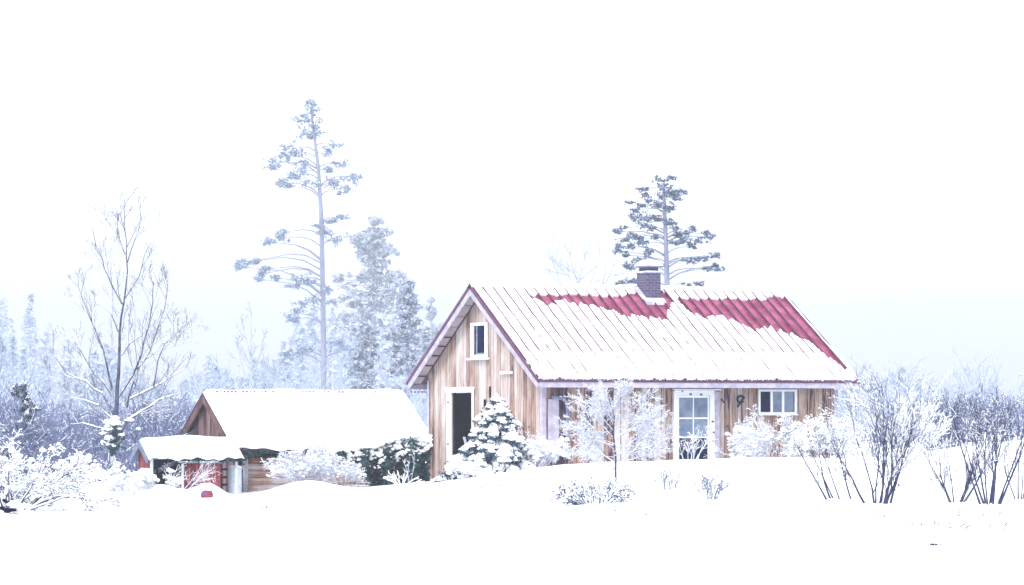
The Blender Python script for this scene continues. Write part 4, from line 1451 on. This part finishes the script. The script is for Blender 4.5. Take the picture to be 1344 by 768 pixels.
# frosted small tree before the front wall
rs = random.Random(40)
FY = ground_Y(808, 632)
base = foot(808, FY)
T = []; tp = [Vector(base), at(808, 600, FY), at(805, 570, FY), at(806, 545, FY)]; poly(T, tp, .024, .014)
S = []
for (sx, sy, ex_, ey_, ln) in ((806, 590, 742, 545, 0), (806, 582, 750, 575, 0), (806, 580, 870, 550, 0), (807, 588, 872, 582, 0), (806, 560, 775, 512, 0), (806, 556, 835, 510, 0), (805, 552, 760, 520, 0), (806, 570, 848, 530, 0), (806, 575, 765, 560, 0), (806, 560, 800, 508, 0), (806, 552, 820, 508, 0), (806, 585, 735, 585, 0), (806, 575, 862, 568, 0), (806, 600, 760, 592, 0), (806, 598, 850, 590, 0), (805, 565, 745, 528, 0), (808, 615, 748, 600, 0), (808, 612, 868, 598, 0), (808, 618, 775, 575, 0), (808, 618, 845, 572, 0), (808, 608, 738, 570, 0), (808, 606, 878, 566, 0)):
    a = at(sx, sy, FY); b_ = at(ex_, ey_, FY + rs.uniform(-.9, .9))
    grow(S, a, (b_ - a + Vector((0, 0, .15))).normalized(), (b_ - a).length, .010, 0, rs, dict(FR, kids=[(17, 21), (8, 11), (2, 4)], rmin=.0035, ratio=(.25, .45), rr=.42))
for (px, tx, ty) in ((795, 770, 590), (820, 822, 585)):
    a = at(px, 628, FY); b_ = at(tx, ty, FY); grow(S, a, (b_ - a).normalized(), (b_ - a).length * 1.2, .012, 1, rs, FR)
plant('frosted_tree', 'small spreading tree covered in white frost before the front wall', 'tree', base, S, (M['darkbark'], M['frostblue']), snow_on(S, rs=rs, k=.7, add=.002, prob=.35, maxslope=.95), trunk=T)

# frosted dome bush in front of barn
shrub('frosted_shrub', 'white frosted dome-shaped shrub in front of the log barn wall', 398, 91.2, .95, .85, 26, 41, FR, M['frostblue'], FS, blobs=160, bsize=(.03, .07), base_w=.25)
shrub('frosted_shrub', 'low white twiggy shrub joining the barn shrub to the dark hedge', 455, 92.0, .85, .8, 14, 42, FR, M['frostblue'], FS, blobs=110, bsize=(.03, .07), base_w=.35)
# shrub right of the spruce
shrub('snowy_shrub', 'rounded snow-smothered shrub between the spruce and the house corner', 698, 86.8, .66, 1.05, 22, 43, FR, M['frostblue'], FS, blobs=260, bsize=(.04, .10), base_w=.30)
shrub('snowy_shrub', 'low snowy shrub at the left foot of the spruce', 618, 85.6, .34, 1.0, 12, 44, FR, M['frostblue'], FS, blobs=150, bsize=(.04, .09), base_w=.35)
# shrub before the glazed door
shrub('frosted_shrub', 'pale twigs rising before the lower panes of the glazed door', 905, 90.2, .72, .6, 9, 45, dict(FR, kids=[(5, 7), (2, 4)], levels=2), M['frostblue'], FS, base_w=.3)
# foreground small shrubs
shrub('low_shrub', 'flat snow-topped shrub with dark leaves, lowest in the middle foreground', 782, -660, .36, 1.7, 32, 46, dict(FR, kids=[(7, 10), (4, 6)], levels=2, rmin=.006), M['brushdark'], dict(FS, add=.008, prob=.3), blobs=150, bsize=(.02, .05), base_w=.38)
GRS = dict(levels=2, kids=[(4, 7), (2, 3)], n=3, wob=.10, up=.05, rmin=.005, ang=(15, 45), ratio=(.35, .6), rr=.6, taper=.6)
shrub('twiggy_plant', 'small frosted twiggy plant in the snow below the left door jamb', 877, -643, .38, .55, 9, 47, GRS, M['brush'], dict(k=.8, add=.003, prob=.35, maxslope=.96), base_w=.14, base_r=.007)
shrub('twiggy_plant', 'small spiky plant with dark stems in the snow below the glazed door', 932, -655, .42, .6, 14, 48, GRS, M['brushdark'], dict(k=.8, add=.003, prob=.3, maxslope=.96), base_w=.14, base_r=.008)

# arching snow-laden bushes by the triple window
shrub('snowy_bush', 'broad arching snow-laden bush under the triple window', 1020, 91.0, .98, 1.2, 26, 49, dict(FR, up=-.02), M['frostblue'], FS, lean=(-.25, 0), blobs=200, bsize=(.03, .08), base_w=.45, arch=.10)
shrub('snowy_bush', 'snow-laden dark bush at the right corner of the house', 1085, 90.0, .95, 1.0, 22, 50, dict(FR, up=-.02), M['darkbark'], dict(FS, add=.009), lean=(-.05, 0), blobs=120, bsize=(.03, .07), base_w=.4, arch=.08)

# bent snow bush at left foreground
LBP = dict(levels=3, kids=[(8, 11), (5, 7), (2, 3)], n=5, wob=.12, up=.0, rmin=.008, ang=(25, 60), ratio=(.28, .5), rr=.6, taper=.6)
shrub('snowy_bush', 'large bent bush thick with snow at the left picture edge', 12, 78, 1.45, 1.25, 22, 51, LBP, M['darkbark'], dict(k=.9, add=.008, prob=.7, maxslope=.95), lean=(.12, 0), blobs=180, bsize=(.04, .10), base_w=.4, base_r=.028, arch=.08)
# dark stump pieces at its foot
p = foot(14, 74.5, .02)
w = MB(); S = []; rs = random.Random(52)
for k in range(6):
    a = rs.uniform(0, 3.1); c = Vector((p.x + rs.uniform(-.2, .25), p.y + rs.uniform(-.2, .2), p.z + rs.uniform(.04, .26)))
    S.append([*c, c.x + .25 * math.cos(a), c.y + .1, c.z + .14 * math.sin(a), .05, .035])
w.segs(S, 7)
o = thing('brushwood_pile', p, 0, 'dark logs poking from snow below the bent bush at the left edge', 'log pile')
w.build('log', M['dark'], o, p)
w = MB()
for k in range(9): w.blob((p.x + rs.uniform(-.35, .4), p.y + rs.uniform(-.1, .3), p.z + rs.uniform(.0, .3)), (.14, .14, .07), rs, .3)
w.build('snow_cover', M['snow'], o, p, True)

# shrubs beneath the bare tree / in front of shed
k_ = 0
for (px, Y, h_, sp_, n_, bl, lab) in ((168, 90.0, .55, .9, 12, 150, 'low snowy shrub at the right foot of the big bare tree'), (215, 90.3, .36, 1.0, 7, 80, 'low snowy shrub before the open bay of the red shed'),
                               (118, 90.5, .60, 1.1, 8, 90, 'loose snowy shrub at the left foot of the big bare tree'), (75, 89, .7, 1.0, 9, 80, 'small snowy shrub between the bent bush and the bare tree')):
    k_ += 1
    shrub('snowy_shrub', lab, px, Y, h_, sp_, n_, 60 + k_, FR, M['frostblue'], FS, blobs=bl, bsize=(.04, .09), base_w=.35)
shrub('leaning_shrub', 'white stems leaning up to the right across the red shed', 226, 89.8, 1.25, .30, 5, 66, dict(FR, kids=[(7, 9), (3, 5)], levels=2, up=.0, wob=.07, rmin=.004), M['frostblue'], dict(k=.7, add=.002, prob=.5, maxslope=.97), lean=(.75, 0), base_w=.25)

# multi stem bare shrubs, right
MS = dict(levels=3, kids=[(5, 8), (3, 5), (1, 3)], n=5, wob=.06, up=.05, rmin=.0035, ang=(15, 45), ratio=(.35, .6), rr=.55, taper=.75)
MSn = dict(k=.7, add=.002, prob=.45, maxslope=.88)
shrub('bare_shrub', 'largest multi-stemmed bare shrub with dark snowy stems right of the house', 1150, -661, 1.65, .75, 10, 70, dict(MS, kids=[(7, 9), (4, 5), (1, 3)], wob=.13, rr=.5, ratio=(.4, .7), rmin=.004, **{'from': .12}), M['darkbark'], dict(MSn, prob=.6), base_r=.019, base_w=.30)
shrub('bare_shrub', 'sparse leaning bare stems left of the largest bare shrub', 1102, -655, 1.3, .25, 5, 71, dict(MS, kids=[(3, 5), (2, 3)], levels=2), M['darkbark'], MSn, lean=(-.45, 0), base_r=.018, base_w=.35)
shrub('bare_shrub', 'shorter dark-footed bare shrub, second from the right edge', 1254, -659, 1.05, .75, 10, 72, MS, M['darkbark'], dict(MSn, prob=.7), base_r=.018, base_w=.14)
shrub('bare_shrub', 'open fan-shaped bare shrub nearest the right picture edge', 1298, -662, 1.6, .6, 10, 73, dict(MS, kids=[(5, 7), (3, 5), (2, 3)]), M['darkbark'], MSn, base_r=.020, base_w=.2)
shrub('bare_shrub', 'single bare stems cut by the right picture edge', 1338, -655, 1.2, .45, 4, 74, dict(MS, kids=[(3, 5), (2, 3)], levels=2), M['darkbark'], MSn, base_r=.015, base_w=.1)
shrub('low_shrub', 'small flat snowy twigs at the foot of the fan-shaped bare shrub', 1285, -678, .16, 1.8, 10, 75, dict(GRS, levels=2), M['darkbark'], dict(FS, add=.006), blobs=40, bsize=(.015, .03), base_w=.25, base_r=.006)
shrub('frosted_shrub', 'tall hazy frosted shrub behind the largest bare shrub at the house corner', 1165, 84, 1.7, .6, 9, 76, dict(MS, rmin=.005), M['twig'], dict(FS, add=.003, prob=.5), base_w=.5, base_r=.014)
shrub('frosted_shrub', 'frosted shrub leaning right in the middle of the right snowfield', 1195, 88, 1.3, .5, 11, 77, dict(MS, rmin=.005), M['twig'], dict(FS, add=.006, prob=.7), lean=(.5, 0), base_w=.4, base_r=.016)
for (px, Y, h_, sd_, lab) in ((1245, 96, 1.0, 78, 'bluish thicket shrub just right of centre on the right treeline'), (1285, 98, 1.15, 79, 'densest dark bluish shrub on the right treeline'), (1330, 95, .95, 80, 'snowy bluish shrub on the treeline at the right picture edge')):
    shrub('frosted_shrub', lab, px, Y, h_, .8, 24, sd_, dict(MS, rmin=.008), M['brushdark'], dict(FS, add=.002, prob=.4), base_w=.6, base_r=.02)

# evergreen hedge between barn and house
rsn2 = np.random.RandomState(9); rs = random.Random(90)
base = foot(520, 94.2)
hedge = thing('evergreen_hedge', base, 0, 'dark blue-green evergreen hedge flecked with snow between barn and house', 'hedge')
def hedge_top(px): return np.interp(px, [425, 450, 480, 500, 520, 545, 562], [597, 592, 588, 582, 576, 572, 573])
C = []; sn = MB()
for k in range(5200):
    px = rs.uniform(440, 563) if rs.random() < .9 else rs.uniform(425, 450)
    top = hedge_top(px); bot = 640 if px > 485 else 606 + (px - 440) * .6
    py = top + (bot - top) * rs.random() ** .9
    Y = 94.2 + rs.uniform(-.45, .6) - (0.3 * math.sin(px * .2))
    q = at(px, py, Y); C.append((q.x, q.y, max(q.z, gz(q.x, q.y))))
w = MB(); leaves(w, C, .075, 2.0, rsn2)
w.build('foliage', M['evergreen'], hedge, base)
for k in range(330):
    px = rs.uniform(428, 563); top = float(hedge_top(px))
    t = rs.random() ** 2.2
    q = at(px, top + t * 34 - 1, 93.75 + rs.uniform(-.1, .4))
    r_ = rs.uniform(.05, .13) * (1.15 - .7 * t)
    r_ *= .7
    sn.blob(q, (r_ * rs.uniform(.8, 1.5), r_, r_ * rs.uniform(.6, 1.0)), rs, .55, 9, 6, .7)
sn.build('snow_cover', M['snow'], hedge, base)
shrub('frosted_stalk', 'upright frosted stalk and drooping snowy blades before the dark hedge', 536, 92.6, 1.0, .18, 3, 91, dict(FR, kids=[(6, 9), (2, 4)], levels=2, ratio=(.15, .3)), M['frostblue'], FS, base_w=.08, cat='plant')
shrub('snowy_tuft', 'short snowy grass tuft at the foot of the hedge', 527, 92.2, .42, 1.3, 14, 92, dict(GRS, kids=[(1, 2)], levels=1, up=-.15), M['frost'], dict(k=1, add=.008, prob=.9, maxslope=.97), base_w=.15, base_r=.01, cat='plant')

# dark weathered thicket at left & right treelines (uncountable)
def brush_mass(name, xr, yr, n, hfun, mat, seed, r=(.010, .022), snowp=.18, lean=.35, levels=2):
    rs = random.Random(seed); S = []; Ynear = yr[0] < 140
    P = dict(levels=levels, kids=[(4, 6), (2, 3)], n=3, wob=.14, up=.03, rmin=r[0], ang=(20, 55), ratio=(.35, .6), rr=.6, taper=.5)
    for _ in range(n):
        px = rs.uniform(*xr); Y = rs.uniform(*yr)
        b_ = foot(px, Y); h_ = hfun(px, Y) * rs.uniform(.5, 1.05)
        d = Vector((rs.gauss(0, lean), rs.gauss(0, lean), 1)).normalized()
        grow(S, b_, d, h_, r[1], 0, rs, P)
    w = MB(); w.segs(S, 3); o = w.build(name, mat); tag(o, kind='stuff')
    sn = snow_on(S, rs=rs, k=.9, add=r[0] * .3, prob=snowp, maxslope=.85)
    w = MB(); w.segs(sn, 3); o2 = w.build(name + '_snow', M['frost'] if Ynear else M['farfrost_haze']); tag(o2, kind='stuff')
brush_mass('thicket', (-60, 262), (97, 128), 520, lambda px, Y: np.interp(px, [-60, 60, 120, 200, 262], [2.9, 2.7, 2.4, 2.8, 2.6]), M['brush'], 101)
brush_mass('thicket', (1130, 1400), (99, 125), 420, lambda px, Y: np.interp(px, [1130, 1200, 1260, 1320, 1400], [.7, .85, 1.25, 1.15, .8]), M['brush'], 102, snowp=.3)
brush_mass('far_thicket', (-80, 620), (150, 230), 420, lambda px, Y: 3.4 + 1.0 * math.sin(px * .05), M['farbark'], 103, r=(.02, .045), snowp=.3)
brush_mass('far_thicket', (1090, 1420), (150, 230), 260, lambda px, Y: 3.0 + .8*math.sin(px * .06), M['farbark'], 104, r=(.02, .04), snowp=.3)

# far-off wood as one mass
def far_wood(name, n, yr, hr, mat, seed, leafsize, nl):
    rsn = np.random.RandomState(seed); rs = random.Random(seed)
    w = MB(); S = []; C = []
    for _ in range(n):
        Y = rs.uniform(*yr); px = rs.uniform(-250, 1600)
        base = foot(px, Y, .3)
        k = .75 + .35 * math.sin(px * .011 + 2.2) + .12 * math.sin(px * .05)
        h_ = rs.uniform(*hr) * max(.35, k) * float(np.interp(px, [650, 1000], [1, .42]))
        S.append([*base, base.x, base.y, base.z + h_, .22, .04])
        tt = rsn.uniform(.12, 1, size=nl)
        rad = h_ * rs.uniform(.10, .2) * (1.05 - tt) ** .7 + .1
        ang = rsn.uniform(0, 6.28, size=nl); q = rsn.uniform(size=nl) ** .6
        C.append(np.stack([base.x + rad * q * np.cos(ang), base.y + rad * q * np.sin(ang), base.z + h_ * tt - rad * q * .3], 1))
    w.segs(S, 4); leaves(w, np.concatenate(C), leafsize, 2.0, rsn, .3)
    o = w.build(name, mat); tag(o, kind='stuff')
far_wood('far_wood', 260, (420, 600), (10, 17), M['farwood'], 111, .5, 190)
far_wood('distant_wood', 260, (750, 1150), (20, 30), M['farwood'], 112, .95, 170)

# little dry grass tips and debris poking from the snow
rs = random.Random(120); S = []
for (px, py, n_, sp_, hh) in ((1226, 716, 9, .05, .035), (545, 655, 6, .25, .05), (550, 651, 5, .2, .05), (1205, 690, 4, .3, .05), (1140, 678, 6, .4, .06), (60, 668, 10, 1.0, .08), (100, 655, 8, .8, .08), (140, 652, 8, 1.0, .07), (205, 655, 5, .5, .06),
                          (350, 668, 3, .05, .15), (385, 655, 4, .3, .05), (600, 650, 9, .5, .05), (640, 640, 12, .9, .06), (700, 625, 10, 1.0, .06), (1180, 640, 6, .6, .08), (1240, 690, 8, .6, .06), (1310, 690, 10, .8, .06), (820, 675, 8, .7, .05)):
    # where that spot meets the snow: march along the ground
    lo = None
    for Y in np.linspace(34, 100, 1400):
        x = (px - 672) * Y / F
        if (HZ - py) * Y / F <= gz(x, Y): lo = Y; break
    if lo is None: continue
    for _ in range(n_):
        Yk = lo + rs.gauss(0, sp_); xk = (px - 672) * lo / F + rs.gauss(0, sp_ * .6)
        z_ = gz(xk, Yk) - .01
        S.append([xk, Yk, z_, xk + rs.gauss(0, hh * .8), Yk + rs.gauss(0, hh), z_ + hh * rs.uniform(.5, 1.5), .009, .005])
w = MB(); w.segs(S, 4); o = w.build('dry_grass', M['dark']); tag(o, kind='stuff')

# shared group phrases for repeats of one kind
GROUPS = {'bare_shrub': 'bare multi-stemmed shrubs on the right', 'frosted_shrub': 'frosted shrubs around the buildings', 'snowy_shrub': 'low snow-covered shrubs',
          'snowy_bush': 'large arching snow-laden bushes', 'conifer': 'snowy conifers behind the buildings', 'bare_tree': 'bare deciduous trees', 'low_shrub': 'flat foreground shrubs', 'twiggy_plant': 'small twiggy plants in the snow'}
for o in SC.objects:
    if o.parent is None and o.name.split('.')[0] in GROUPS:
        o['group'] = GROUPS[o.name.split('.')[0]]
